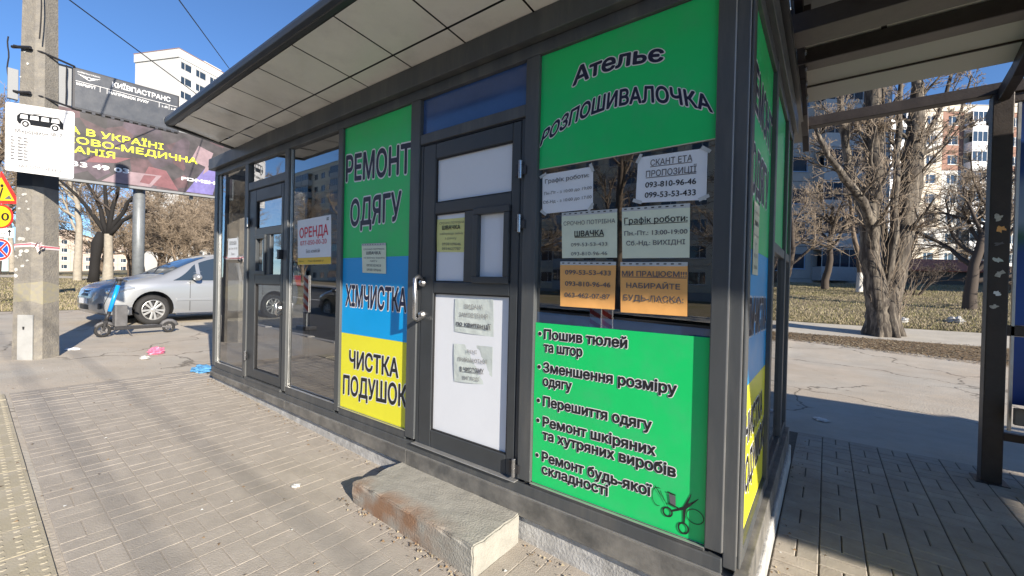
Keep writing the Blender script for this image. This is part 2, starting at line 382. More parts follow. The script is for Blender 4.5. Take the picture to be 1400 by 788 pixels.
# ------------------------------------------------------------------ terrain
def zx(x):
    if x >= -.6: return 0.0
    if x >= -6: return (-.6 - x) / 5.4 * .18
    if x >= -13: return .18 + (-6 - x) / 7 * .16
    return .34 + .025 * (min(-x, 60) - 13)
def zy(y): return 0.0 if y < 11 else .075 * (min(y, 38) - 11)
def gz(x, y): return zx(x) + zy(y)
XB = [-60, -13, -6, -.6]; YB = [11, 38]
def drape(mb, xs, ys, dz, m, zf=gz):
    xs = sorted(set(xs + [b for b in XB if xs[0] < b < xs[-1]])); ys = sorted(set(ys + [b for b in YB if ys[0] < b < ys[-1]]))
    vs = [(x, y, zf(x, y) + dz) for y in ys for x in xs]; nx = len(xs)
    fs = [(j * nx + i, j * nx + i + 1, (j + 1) * nx + i + 1, (j + 1) * nx + i) for j in range(len(ys) - 1) for i in range(nx - 1)]
    mb.add(vs, fs, m)
KERB_Y = -.55
mb = MB(); drape(mb, [-900, 700], [KERB_Y - .02, 900], 0, 'soil_grass')
nb = MB(); drape(nb, [-900, 700], [-700, KERB_Y - .02], -.17, 'soil_grass')
k = len(mb.v); mb.v += nb.v; mb.f += [tuple(k + a for a in f) for f in nb.f]; mb.m += [0] * len(nb.f)
struct(mb, 'ground')
mb = MB(); drape(mb, [-16.6, 60], [KERB_Y - .02, 14.0], .004, 'asphalt'); struct(mb, 'asphalt_yard')
mb = MB(); drape(mb, [-900, 700], [-14, KERB_Y - .16], -.15, 'road_asphalt'); road = struct(mb, 'road')
mb = MB()
for i in range(30): drape(mb, [-120 + i * 8, -116 + i * 8], [-7.4, -7.25], -.146, 'ink_white')
mb.build('lane_marking', road)
mb = MB(); drape(mb, [-300, 200], [-17.5, -14.2], -.02, 'path'); struct(mb, 'far_pavement')
mb = MB(); drape(mb, [-40, 60], [14.2, 16.5], .006, 'path'); struct(mb, 'yard_path')
mb = MB(); drape(mb, [-50, -44], [-.4, 60], .006, 'path'); drape(mb, [-44, -19], [14.2, 16.5], .006, 'path'); struct(mb, 'park_path')
mb = MB(); rv = random.Random(8); edge_y = {}
for i in range(-36, 60):
    x = i * .5; edge_y[i] = max(10.2, min(13.7, 13.25 - .30 * (x + .8))) + rv.uniform(-.10, .10)
for i in range(-36, 59):
    xa, xb = i * .5, i * .5 + .5; ya, yb = edge_y[i], edge_y[i + 1]; q = max(ya, yb, 11.0)
    mb.add([(xa, ya, gz(xa, ya) + .008), (xb, yb, gz(xb, yb) + .008), (xb, q, gz(xb, q) + .008), (xa, q, gz(xa, q) + .008)], [(0, 1, 2, 3)], 'litter_soil')
    mb.add([(xa, q, gz(xa, q) + .008), (xb, q, gz(xb, q) + .008), (xb, 14.2, gz(xb, 14.2) + .008), (xa, 14.2, gz(xa, 14.2) + .008)], [(0, 1, 2, 3)], 'litter_soil')
struct(mb, 'litter_verge')

# kerb stones along the road
kerb = thing('kerb', 'grey concrete kerb edging the pavement beside the road', 'kerb', (0, KERB_Y, 0))
kme = None
for i in range(34):
    x = -22 + i
    if kme is None:
        b_ = MB().box(-.497, .497, -.15, 0, -.2, .0, 'kerb'); o = b_.build('kerb_stone', kerb, bevel=.012); kme = o
    else:
        o = kme.copy(); COL.objects.link(o)
    o.location = (x, KERB_Y, gz(x, 0) + .012); o.rotation_euler = (0, .0333 if -6 < x < -.6 else 0, 0)

# ------------------------------------------------------------------ paving (basket weave, 20 x 10 cm bricks)
SL = math.atan(.18 / 5.4)
def paved(x, y):
    if not (-6.62 < x < 7.0): return False
    if x < -.2: return .30 < y < 1.84 or (y >= 1.84 and x > -.24 and y < 5.05)
    return .30 < y < 5.05
cells = []
for ix in range(-34, 36):
    for iy in range(0, 24):
        cx = ix * .2 + .1; cy = .30 + iy * .2 + .1
        if not paved(cx, cy): continue
        if (ix + iy) % 2: cells += [(cx - .05, cy, 0), (cx + .05, cy, 0)]
        else: cells += [(cx, cy - .05, 1), (cx, cy + .05, 1)]
pav = bpy.data.objects.new('paving', None); 
mb = MB(); drape(mb, [-6.62, -.30], [.30, 1.9], .008, 'bedding'); drape(mb, [-.30, 7.0], [.30, 1.9], .008, 'joint_dirt'); drape(mb, [-.30, 7.0], [1.9, 5.08], .008, 'joint_dirt')
pav = struct(mb, 'paving')
def brick_mb(mname):
    mb = MB(); a, b, c = (.0982, .0482, .0025) if mname == 'paver' else (.0968, .0468, .004)
    vs = [(-a, -b, -.03), (a, -b, -.03), (a, b, -.03), (-a, b, -.03), (-a, -b, -c), (a, -b, -c), (a, b, -c), (-a, b, -c),
          (-a + c, -b + c, 0), (a - c, -b + c, 0), (a - c, b - c, 0), (-a + c, b - c, 0)]
    fs = [(i, (i + 1) % 4, (i + 1) % 4 + 4, i + 4) for i in range(4)] + [(i + 4, (i + 1) % 4 + 4, (i + 1) % 4 + 8, i + 8) for i in range(4)] + [(8, 9, 10, 11)]
    mb.add(vs, fs, mname); return mb
def in_view(x, y):
    d = Vector((x, y, gz(x, y) - 1.43)); z = d.dot(fw)
    if z < .3: return False
    u = d.dot(r2) / z * 569; v = d.dot(d2) / z * 569
    return abs(u) < 705 and abs(v) < 398
vis = sorted([c for c in cells if in_view(c[0], c[1])], key=lambda c: c[0] ** 2 + c[1] ** 2)
near = set(vis[:300])
def brick_m(x, y):
    l = Vector((x, y, gz(x, y) + (.0094 if x < -.3 else .0135) + random.uniform(-.0006, .0006)))
    tilt = SL if -6 < x < -.6 else 0
    return l, tilt
pm = {}
for mn in ('paver', 'paver_shelter'):
    me = bpy.data.meshes.new('brick'); b_ = brick_mb(mn); me.from_pydata(b_.v, [], b_.f); me.materials.append(MATS[mn]); pm[mn] = me
rest = {'paver': MB(), 'paver_shelter': MB()}
bms = {k_: brick_mb(k_) for k_ in ('paver', 'paver_shelter')}
for c in cells:
    mn = 'paver' if c[0] < -.3 else 'paver_shelter'
    l, tilt = brick_m(c[0], c[1])
    rot = Matrix.Rotation(tilt, 4, 'Y') @ Matrix.Rotation(random.uniform(-.008, .008) + (0 if c[2] else math.pi / 2), 4, 'Z') @ Matrix.Rotation(random.uniform(-.006, .006), 4, 'X')
    mt = Matrix.Translation(l) @ rot
    if c in near:
        o = bpy.data.objects.new('brick', pm[mn]); COL.objects.link(o); o.parent = pav; o.matrix_local = mt
    else:
        rest[mn].add([mt @ Vector(v) for v in bms[mn].v], bms[mn].f, mn)
for mn in rest: rest[mn].build('brick_field', pav, kind='stuff')

# yellow tactile strip
tac = MB(); drape(tac, [-6.62, 7.0], [-.54, .27], .008, 'bedding'); tac = struct(tac, 'tactile_strip')
mb = MB(); h = .1475
mb.add([(-h, -h, -.03), (h, -h, -.03), (h, h, -.03), (-h, h, -.03), (-h, -h, 0), (h, -h, 0), (h, h, 0), (-h, h, 0)], [(0, 1, 5, 4), (1, 2, 6, 5), (2, 3, 7, 6), (3, 0, 4, 7), (4, 5, 6, 7)], 'tactile')
for i in range(5):
    for j in range(5):
        x, y = -.12 + i * .06, -.12 + j * .06
        mb.lathe([(.015, 0.0), (.010, .0030), (.0001, .0034)], 6, 'tactile', Matrix.Translation((x, y, 0)))
me = bpy.data.meshes.new('tactile_slab'); me.from_pydata(mb.v, [], mb.f); me.materials.append(MATS['tactile'])
for i in range(45):
    for j in range(3):
        x, y = -6.47 + i * .3, .12 - j * .3 + .0
        if j == 2: continue
        o = bpy.data.objects.new('tactile_slab', me); COL.objects.link(o); o.parent = tac
        o.location = (x, y, gz(x, y) + .0125 + random.uniform(-.001, .001)); o.rotation_euler = (0, SL if -6 < x < -.6 else 0, 0)
# ------------------------------------------------------------------ kiosk
XL, XR, YF, YB = -5.97, -.25, 1.85, 4.15
kiosk = thing('kiosk', 'dark grey metal and glass pavement kiosk with overhanging roof and colourful vinyl windows', 'kiosk', (-3.1, 3.0, .1))
def KB(x0, x1, y0, y1, z0, z1, name, m='frame', bevel=.004, parent=None, **k):
    return MB().box(x0, x1, y0, y1, z0, z1, m).build(name, parent or kiosk, bevel=bevel, **k)
def bz(x): return .16 + .075 * (x - XR) / (XL - XR)       # underside of the metal plinth
# concrete foundation and metal plinth, front and right side
mb = MB(); ys = (YF, YB)
mb.hexa([(XL, YF + .012, -.1), (XR + .045, YF + .012, -.1), (XL, YB, -.1), (XR + .045, YB, -.1), (XL, YF + .012, bz(XL)), (XR + .045, YF + .012, bz(XR)), (XL, YB, bz(XL)), (XR + .045, YB, bz(XR))], 'foundation')
mb.build('foundation', kiosk, bevel=.008)
segs = [XL - .01, -4.03, -2.26, XR + .03]
for i in range(3):
    a, b = segs[i] + .002, segs[i + 1] - .002
    MB().hexa([(a, YF - .018, bz(a) + .002), (b, YF - .018, bz(b) + .002), (a, YF + .05, bz(a) + .002), (b, YF + .05, bz(b) + .002),
               (a, YF - .018, .285), (b, YF - .018, .285), (a, YF + .05, .285), (b, YF + .05, .285)], 'frame_dusty').build('plinth_panel', kiosk, bevel=.003)
KB(XR - .03, XR + .03, YF + .052, YB, .165, .30, 'plinth_panel', 'frame_dusty')
KB(XL - .01, XL + .04, YF + .052, YB, .235, .30, 'plinth_panel', 'frame_dusty')
# floor, ceiling, walls
KB(XL + .05, XR - .05, YF + .06, YB - .06, .25, .30, 'floor', 'interior_floor', 0)
KB(XL + .05, XR - .05, YF + .06, YB - .06, 2.72, 2.75, 'ceiling', 'interior_wall', 0)
KB(XL, XR, YB - .05, YB, .236, 2.75, 'back_wall', 'frame', 0)
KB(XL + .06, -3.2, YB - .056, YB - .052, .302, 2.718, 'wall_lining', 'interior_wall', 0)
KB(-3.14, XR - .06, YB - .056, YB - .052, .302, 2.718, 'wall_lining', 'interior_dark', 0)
KB(-3.20, -3.15, YF + .07, YB - .06, .302, 2.718, 'partition', 'interior_wall', 0)
# posts of the front
for a, b, m in ((XL, -5.875, 'frame'), (-5.07, -4.985, 'frame'), (-4.145, -4.07, 'frame'), (-3.21, -3.145, 'frame'), (-2.30, -2.205, 'frame'), (-1.335, -1.25, 'frame'), (-.378, -.312, 'frame')):
    KB(a, b, YF, YF + .06, .365, 2.66, 'post', m)
for a, b, y in ((-.311, -.262, YF + .008), ):
    KB(a, b, y, y + .05, .31, 2.73, 'corner_post', 'frame')
KB(-.262, XR, YF + .03, YF + .10, .31, 2.73, 'corner_post', 'frame')
# light worn aluminium arrises on the corner post
KB(-.3145, -.3095, YF + .001, YF + .012, .37, 2.66, 'edge_strip', 'alu_edge', 0)
KB(-.2645, -.2605, YF + .010, YF + .02, .37, 2.66, 'edge_strip', 'alu_edge', 0)
# rails of the front
KB(XL, -.312, YF + .002, YF + .06, 2.661, 2.729, 'top_rail', 'frame')
KB(XL, -.312, YF - .004, YF + .06, .288, .345, 'bottom_rail', 'frame')
KB(XL, -.312, YF - .012, YF + .02, .2855, .2875, 'edge_strip', 'alu_edge', 0)
for a, b in ((-5.875, -5.07), (-4.07, -3.21)):
    KB(a, b, YF + .004, YF + .06, .346, .415, 'sill', 'frame'); KB(a, b, YF + .0, YF + .02, .4155, .419, 'edge_strip', 'alu_edge', 0)
KB(-3.145, -2.30, YF + .004, YF + .06, .346, .402, 'sill', 'frame')
KB(-1.25, -.378, YF + .004, YF + .06, .346, .362, 'sill', 'frame')
KB(-1.25, -.378, YF - .002, YF + .012, .3625, .3655, 'edge_strip', 'alu_edge', 0)
KB(-3.145, -2.30, YF - .002, YF + .012, .4025, .4055, 'edge_strip', 'alu_edge', 0)
# fascia
FY = 1.80
MB().box(-6.03, -.22, FY, YF + .06, 2.731, 2.865, 'frame').build('fascia', kiosk, bevel=.005)
MB().box(-6.03, XL + .08, YF + .062, YB + .04, 2.731, 2.865, 'frame').build('fascia', kiosk, bevel=.005)
MB().box(XR - .06, -.22, YF + .062, YB + .04, 2.731, 2.865, 'frame').build('fascia', kiosk, bevel=.005)
# overhanging roof and soffit panels
def sz(y): return 2.88 + (1.657 - y) * .09
def xend(y): return -5.27 + (1.82 - y) / .62 * .11       # raked left end
roof = MB()
roof.hexa([(-5.2, 1.25, sz(1.25) + .045), (-.2, 1.25, sz(1.25) + .045), (-5.30, 5.1, 2.93), (-.2, 5.1, 2.93), (-5.2, 1.25, sz(1.25) + .06), (-.2, 1.25, sz(1.25) + .06), (-5.30, 5.1, 3.05), (-.2, 5.1, 3.05)], 'roof_trim')
roof = roof.build('roof', kiosk)
# front trim: rounded nose
prof = [(1.245, 2.912), (1.205, 2.908), (1.185, 2.93), (1.180, 2.96), (1.188, 2.985), (1.21, 3.0), (1.26, 3.0), (1.26, 2.93)]
mb = MB(); k = len(prof); vs = [(-5.20, y, z) for y, z in prof] + [(-.15, y, z) for y, z in prof]
mb.add(vs, [(i, (i + 1) % k, (i + 1) % k + k, i + k) for i in range(k)] + [tuple(range(k)), tuple(range(2 * k - 1, k - 1, -1))], 'roof_trim'); mb.build('roof_edge', kiosk, smooth=False, bevel=.004)
mb = MB(); mb.hexa([(-5.215, 1.2, 2.905), (-5.18, 1.2, 2.905), (-5.33, 1.9, 2.85), (-5.26, 1.9, 2.85), (-5.215, 1.2, 2.98), (-5.18, 1.2, 2.98), (-5.33, 1.9, 2.95), (-5.26, 1.9, 2.95)], 'roof_trim'); mb.build('roof_end_trim', kiosk, bevel=.004)
MB().box(-5.25, -.2, 1.25, 1.86, 2.962, 2.968, 'gasket').build('soffit_backing', kiosk)
xs = [-4.225 + i * .4935 for i in range(-2, 9)]
xs[-1] = -.2
for r, (ya, yb) in enumerate(((1.25, 1.655), (1.660, 1.86))):
    for i in range(len(xs) - 1):
        a = xs[i] + .006; b = xs[i + 1] - .006
        if i == 0: pa, pb = xend(ya) + .01, xend(yb) + .01
        else: pa = pb = a
        n = 5; mb = MB(); vs = []; fs = []
        sag = random.uniform(-.004, .004) if i > 2 else random.uniform(.006, .014) * (1 if i % 2 else -1)
        for jy in range(n + 1):
            ty = jy / n; y = ya + .004 + (yb - ya - .008) * ty; p0 = pa + (pb - pa) * ty
            for jx in range(n + 1):
                tx = jx / n; x = p0 + (b - p0) * tx
                vs.append((x, y, sz(y) + sag * math.sin(math.pi * tx) * math.sin(math.pi * ty) + (.004 * math.sin(9 * tx + 4 * ty) if i < 2 else 0)))
        for jy in range(n):
            for jx in range(n): q = jy * (n + 1) + jx; fs.append((q, q + 1, q + n + 2, q + n + 1))
        mb.add(vs, fs, 'soffit'); mb.build('soffit_panel', kiosk, smooth=True)
# glass
GY = YF + .030
def pane(P, u0, u1, v0, v1, m='glass', parent=None, name='window_pane', n=-.03):
    mb = MB(); mb.poly([P(u0, v0, n), P(u1, v0, n), P(u1, v1, n), P(u0, v1, n)], m); return mb.build(name, parent or kiosk)
F0 = FR(YF)
pane(F0, -5.875, -5.07, .419, 2.66); pane(F0, -4.07, -3.21, .419, 2.66)
pane(F0, -4.985, -4.145, 2.455, 2.66, 'glass'); pane(F0, -2.205, -1.335, 2.42, 2.66, 'sky_reflection_blue')
pane(F0, -1.25, -.378, 1.2, 2.06, 'glass_dark')
# aluminium spacer lines at the window edges
for a in (-5.868, -4.062): KB(a, a + .006, YF + .02, YF + .028, .42, 2.66, 'glazing_bead', 'alu_edge', 0)
for a in (-5.076, -3.216): KB(a - .002, a + .006, YF + .018, YF + .026, .42, 2.66, 'glazing_bead', 'gasket', 0)
# transoms over the doors
KB(-4.984, -4.146, YF + .004, YF + .06, 2.372, 2.452, 'transom_rail'); KB(-2.204, -1.336, YF + .004, YF + .06, 2.352, 2.418, 'transom_rail')
KB(-4.984, -4.146, YF + .012, YF + .05, 2.362, 2.371, 'gasket', 'gasket', 0); KB(-2.204, -1.336, YF + .012, YF + .05, 2.342, 2.351, 'gasket', 'gasket', 0)
# backing boards behind the vinyl
KB(-3.145, -2.30, YF + .0225, YF + .04, .403, 2.66, 'infill_board', 'interior_wall', 0)
KB(-1.25, -.378, YF + .0225, YF + .0295, 2.05, 2.66, 'infill_board', 'interior_wall', 0)
KB(-1.25, -.378, YF + .0225, YF + .0295, .363, 1.225, 'infill_board', 'interior_wall', 0)
# drip seam in the plinth, left end wall with glass
for a, b in ((YF + .07, YF + .14), (2.95, 3.02), (YB - .12, YB - .05)): KB(XL + .001, XL + .06, a, b, .302, 2.73, 'post')
for z in (.302, 1.62, 2.66): KB(XL + .002, XL + .055, YF + .141, 2.949, z, z + .06, 'rail')
S0 = SD(XL + .03)
for a, b in ((.363, 1.62), (1.681, 2.66)):
    mb = MB(); mb.poly([(XL + .03, YF + .14, a), (XL + .03, 2.95, a), (XL + .03, 2.95, b), (XL + .03, YF + .14, b)], 'glass'); mb.build('window_pane', kiosk)
KB(XL + .01, XL + .05, 3.021, YB - .121, .302, 2.73, 'infill_board', 'interior_wall', 0)
# right side wall
for a, b in ((2.76, 2.84), (3.62, 3.70), (YB - .07, YB)): KB(XR - .055, XR + .004, a, b, .302, 2.73, 'post', 'frame')
KB(XR - .05, XR, YF + .101, 2.759, .302, .36, 'sill'); KB(XR - .05, XR, 2.841, 3.619, .302, .36, 'sill'); KB(XR - .05, XR, 3.701, YB - .071, .302, .36, 'sill')
KB(XR - .05, XR, YF + .101, YB - .07, 2.661, 2.729, 'top_rail'); KB(XR - .05, XR - .002, 2.841, 3.619, 1.66, 1.72, 'rail'); KB(XR - .05, XR - .002, 3.701, YB - .071, 1.66, 1.72, 'rail')
KB(XR - .045, XR - .022, YF + .101, 2.759, .361, 2.66, 'infill_board', 'interior_wall', 0)
for a, b in ((2.841, 3.619), (3.701, YB - .071)):
    KB(XR - .045, XR - .022, a, b, 1.721, 2.66, 'infill_board', 'interior_wall', 0)
    mb = MB(); mb.poly([(XR - .02, a, .361), (XR - .02, b, .361), (XR - .02, b, 1.66), (XR - .02, a, 1.66)], 'glass_dark'); mb.build('window_pane', kiosk)
    mb = MB(); mb.slab(SD(XR - .018), [(a + .004, 1.725), (b - .004, 1.725), (b - .004, 2.655), (a + .004, 2.655)], .002, 'green_vinyl'); mb.build('green_panel', kiosk)
# dark drainpipe seam on the plinth corner
KB(XR - .02, XR + .034, YF - .018, YF + .05, .288, .306, 'corner_cap', 'frame_dusty')

# ---- doors (leaf bars are sub-parts)
def door(x0, x1, z0, z1, kind):
    """x0..x1 clear opening; leaf split like the photograph: top light, two small lights, tall lower light"""
    P = FR(YF)
    d = MB().box(x0 + .002, x0 + .028, YF + .012, YF + .058, z0, z1, 'door_frame').box(x1 - .028, x1 - .002, YF + .012, YF + .058, z0, z1, 'door_frame').build('door', kiosk, bevel=.003)
    a, b = x0 + .032, x1 - .032; w_ = b - a
    gl, gr = (a + .098, b - .07) if kind == 'left' else (a + .105, b - .055)
    gl, gr = ((-4.80, -4.225) if kind == 'left' else (-2.052, -1.425))
    T = z1 - .003; Bm = z0 + .003
    zt1, zt0 = 2.236, 1.95; zs1, zs0 = 1.875, 1.437; zb1, zb0 = 1.362, .465
    if kind == 'left': zs0 = 1.475; zb1 = 1.372; zb0 = .475
    y0, y1 = YF + .010, YF + .052
    def lb(xa, xb, za, zb_, nm='stile', yy0=y0, yy1=y1): return MB().box(xa, xb, yy0, yy1, za, zb_, 'door_frame').build(nm, d, bevel=.006)
    lb(a, gl, Bm, T); lb(gr, b, Bm, T)
    lb(gl, gr, zt1, T, 'rail'); lb(gl, gr, zs1, zt0, 'rail'); lb(gl, gr, zb1, zs0, 'rail'); lb(gl, gr, Bm, zb0, 'rail')
    xm0, xm1 = (-4.545, -4.462) if kind == 'left' else (-1.783, -1.706)
    lb(xm0, xm1, zs0, zs1, 'mullion')
    gy = YF + .030
    def pn(xa, xb, za, zb_, m, nm='pane', y=gy):
        mb = MB(); mb.poly([(xa, y, za), (xb, y, za), (xb, y, zb_), (xa, y, zb_)], m); return mb.build(nm, d)
    def casement(xa, xb):
        mb = MB(); t = .040; yy0, yy1 = YF - .004, YF + .03
        mb.box(xa, xb, yy0, yy1, zs0 - .005, zs0 + t - .005, 'door_frame').box(xa, xb, yy0, yy1, zs1 - t + .005, zs1 + .005, 'door_frame').box(xa, xa + t, yy0, yy1, zs0 + t - .005, zs1 - t + .005, 'door_frame').box(xb - t, xb, yy0, yy1, zs0 + t - .005, zs1 - t + .005, 'door_frame')
        mb.build('casement', d, bevel=.004)
    if kind == 'left':
        pn(gl, gr, zt0, zt1, 'glass'); pn(gl, xm0, zs0, zs1, 'glass'); pn(xm1, gr, zs0, zs1, 'glass'); pn(gl, gr, zb0, zb1, 'glass'); casement(gl + .005, xm0 - .002)
    else:
        for q in ((gl, gr, zt0, zt1), (gl, xm0, zs0, zs1), (xm1, gr, zs0, zs1), (gl, gr, zb0, zb1)): pn(*q, 'white_film', 'film_pane')
        casement(xm1 + .002, gr - .004)
    # gasket line round each light
    for q in ((gl, gr, zt0, zt1), (gl, xm0, zs0, zs1), (gl, gr, zb0, zb1)):
        xa, xb, za, zb_ = q; mb = MB(); t = .006; yy = YF + .016
        mb.box(xa, xb, yy, gy - .002, za, za + t, 'gasket').box(xa, xb, yy, gy - .002, zb_ - t, zb_, 'gasket').box(xa, xa + t, yy, gy - .002, za + t, zb_ - t, 'gasket').box(xb - t, xb, yy, gy - .002, za + t, zb_ - t, 'gasket'); mb.build('gasket', d)
    # hinges
    hx = x1 - .022 if kind == 'right' else x0 + .02
    for z in ((2.06, 1.765, .42) if kind == 'right' else (2.03, .60)):
        mb = MB(); mb.box(hx - .032, hx - .004, YF - .008, YF + .011, z - .035, z + .035, 'dark_steel'); mb.tube([(hx + .004, YF - .010, z - .05), (hx + .004, YF - .010, z + .05)], .011, 10, 'steel'); mb.box(hx + .012, hx + .04, YF - .008, YF - .001, z - .028, z + .02, 'dark_steel')
        mb.build('hinge', d, bevel=.002)
    # pull handle
    hx = -2.145 if kind == 'right' else -4.185
    za, zb_ = (1.17, 1.48) if kind == 'right' else (1.07, 1.22)
    mb = MB(); out = .075 if kind == 'right' else .045; r = .014 if kind == 'right' else .01
    mb.tube([(hx, YF + .012, zb_ - .03), (hx + .005, YF - out * .6, zb_ - .012), (hx + .012, YF - out, zb_ - .03), (hx + .015, YF - out, (za + zb_) / 2), (hx + .012, YF - out, za + .03), (hx + .005, YF - out * .6, za + .012), (hx, YF + .012, za + .03)], r, 12, 'steel')
    mb.build('handle', d, smooth=True)
    mb = MB(); zz = 1.36 if kind == 'right' else 1.27
    for z in ((1.425, 1.215) if kind == 'right' else (1.15,)):
        mb.lathe([(.026, 0), (.026, .012), (.018, .03), (.001, .034)], 12, 'steel', Matrix.Translation((hx, YF + .011, z)) @ Matrix.Rotation(math.pi / 2, 4, 'X'))
    mb.build('lock_rose', d, smooth=False)
    if kind == 'left':
        MB().box(-4.20, -4.165, YF - .035, YF + .012, 1.62, 1.71, 'dark_steel').build('door_closer', d, bevel=.004)
    return d
door(-4.985, -4.145, .376, 2.362, 'left')
door(-2.205, -1.335, .346, 2.342, 'right')
KB(-2.204, -1.336, YF - .024, YF + .05, .3465, .352, 'threshold', 'alu_edge', .002); KB(-4.984, -4.146, YF - .01, YF + .05, .3465, .372, 'threshold', 'frame', .002)

# ---- inside
counter = thing('counter', 'wooden counter standing inside the empty left half of the kiosk', 'counter', (-4.6, 3.4, .3))
MB().box(-5.3, -3.9, 3.2, 3.6, 1.15, 1.19, 'wood_counter').build('top', counter, bevel=.005)
MB().box(-5.25, -3.95, 3.24, 3.27, .3, 1.15, 'interior_wall').build('front_panel', counter)
MB().box(-5.25, -5.22, 3.27, 3.58, .3, 1.15, 'interior_wall').build('side_panel', counter); MB().box(-3.98, -3.95, 3.27, 3.58, .3, 1.15, 'interior_wall').build('side_panel', counter)
st = thing('sewing_table', 'plain wooden table in the dark interior behind the tailor window', 'table', (-.85, 3.0, .3))
MB().box(-1.3, -.45, 2.7, 3.2, 1.02, 1.05, 'wood_counter').build('tabletop', st, bevel=.004)
for x in (-1.26, -.49):
    for y in (2.74, 3.16): MB().box(x - .02, x + .02, y - .02, y + .02, .3, 1.02, 'dark_steel').build('leg', st)
MB().slab(FR(YF + .036), [(-1.25, 1.16), (-.378, 1.16), (-.378, 1.262), (-1.25, 1.285)], .004, 'blue_cloth').build('blue_strip', kiosk)

# ------------------------------------------------------------------ vinyl shop signs
def vinyl(name_label, cat, P, bands, loc, group=None, n=0.0):
    t = thing('shop_sign', name_label, cat, loc, group=group)
    for u0, u1, v0, v1, m in bands:
        MB().slab(P, [(u0, v0), (u1, v0), (u1, v1), (u0, v1)], .0015, m, n0=n).build('vinyl_panel', t)
    return t
V = FR(YF + .0205)
def three(P, u0, zb, zt, s, label, loc):
    """green / blue / yellow column: РЕМОНТ ОДЯГУ / ХІМЧИСТКА / ЧИСТКА ПОДУШОК"""
    W_ = .842 * s
    t = vinyl(label, 'sign', P, [(u0, u0 + W_, 1.612, zt, 'green_vinyl'), (u0, u0 + W_, 1.008, 1.611, 'blue_vinyl'), (u0, u0 + W_, zb, 1.007, 'yellow_vinyl')], loc)
    U = lambda x: u0 + (x + 3.1435) * s
    lettering(t, P, [('РЕМОНТ', U(-3.12), U(-2.315), 2.225, .195, dict(base1=2.18, bold=.03)), ('ОДЯГУ', U(-3.045), U(-2.415), 1.885, .185, dict())][0:0], 'ink_navy')
    rows = [('РЕМОНТ', U(-3.12), U(-2.318), 2.232, .20, 2.190), ('ОДЯГУ', U(-3.045), U(-2.415), 1.868, .20, 1.868), ('ХІМЧИСТКА', U(-3.09), U(-2.335), 1.232, .160, 1.222),
            ('ЧИСТКА', U(-3.02), U(-2.405), .742, .132, .752), ('ПОДУШОК', U(-3.10), U(-2.31), .517, .148, .562)]
    for tx, a, b, z, cp, z1 in rows:
        mb = MB(); put_text(mb, P, tx, a, b, z, cp, 'ink_white', bold=.065, n=.0006, base1=z1); put_text(mb, P, tx, a, b, z, cp, 'ink_navy' if z > 1.1 else 'ink_black', bold=.026, n=.0020, base1=z1)
        mb.build('lettering', t)
    return t
three(V, -3.1435, .407, 2.658, 1.0, 'tall green blue and yellow vinyl sign on the kiosk front left of the white door', (-2.72, YF, .4))
three(SD(XR - .0195), 1.955, .37, 2.658, .952, 'tall green blue and yellow vinyl sign on the shaded side wall of the kiosk', (XR, 2.35, .37))

# upper green sign with arched words
up = vinyl('upper green vinyl sign with two arched lines of dark words above the notices', 'sign', V, [(-1.2485, -.3795, 2.053, 2.658, 'green_vinyl')], (-.81, YF, 2.05))
def warpA(t, y):
    u = -1.054 + (.451) * t; c = 1 - (2 * t - 1) ** 2
    return u, 2.447 + .000 * t + .028 * c * 1.0 - .012 * t + (y) * (.083 - .012 * t)
def warpB(t, y):
    u = -1.236 + .831 * t + (y - .5) * .020 * (1 - 2 * t); c = 1 - (2 * t - 1) ** 2
    return u, 2.176 - .014 * t + .118 * c + y * (.074 - .002 * t)
for s, wp, b1, b2 in (('Ательє', warpA, .032, .078), ('РОЗПОШИВАЛОЧКА', warpB, .032, .085)):
    mb = MB(); put_text(mb, V, s, 0, 1, 0, 1, 'ink_white', bold=b2, n=.0006, warp=wp, shear=.06); put_text(mb, V, s, 0, 1, 0, 1, 'ink_navy', bold=b1, n=.002, warp=wp, shear=.06)
    mb.build('lettering', up)
# lower green sign: list of services
lo = vinyl('lower green vinyl sign listing five sewing services with scissors in its corner', 'sign', V, [(-1.2485, -.3795, .3665, 1.228, 'green_vinyl')], (-.81, YF, .36))
rows = [('Пошив тюлей', -1.190, -.735, 1.146), ('та штор', -1.190, -.965, 1.078), ('Зменшення розміру', -1.19, -.508, .970), ('одягу', -1.19, -1.02, .898), ('Перешиття одягу', -1.186, -.612, .790),
        ('Ремонт шкіряних', -1.184, -.592, .682), ('та хутряних виробів', -1.185, -.503, .612), ('Ремонт будь-якої', -1.184, -.604, .496), ('складності', -1.184, -.812, .430)]
for tx, a, b, z in rows:
    mb = MB(); put_text(mb, V, tx, a, b, z, .050, 'ink_white', bold=.088, n=.0006); put_text(mb, V, tx, a, b, z, .050, 'ink_black', bold=.036, n=.002); mb.build('lettering', lo)
for z in (1.170, .992, .812, .705, .518):
    mb = MB()
    for r, m, n in ((.0145, 'ink_white', .0008), (.0105, 'ink_black', .002)):
        mb.poly([V(-1.218 + r * math.cos(a * math.pi / 8), z + r * math.sin(a * math.pi / 8), n) for a in range(16)], m)
    mb.build('bullet_mark', lo)
def ring(mb, P, cu, cv, ru, rv, t, m, n=.002, a0=0, a1=2 * math.pi, seg=28):
    vs = []; 
    for i in range(seg + 1):
        a = a0 + (a1 - a0) * i / seg
        vs += [P(cu + (ru - t / 2) * math.cos(a), cv + (rv - t / 2) * math.sin(a), n), P(cu + (ru + t / 2) * math.cos(a), cv + (rv + t / 2) * math.sin(a), n)]
    mb.add(vs, [(2 * i, 2 * i + 1, 2 * i + 3, 2 * i + 2) for i in range(seg)], m)
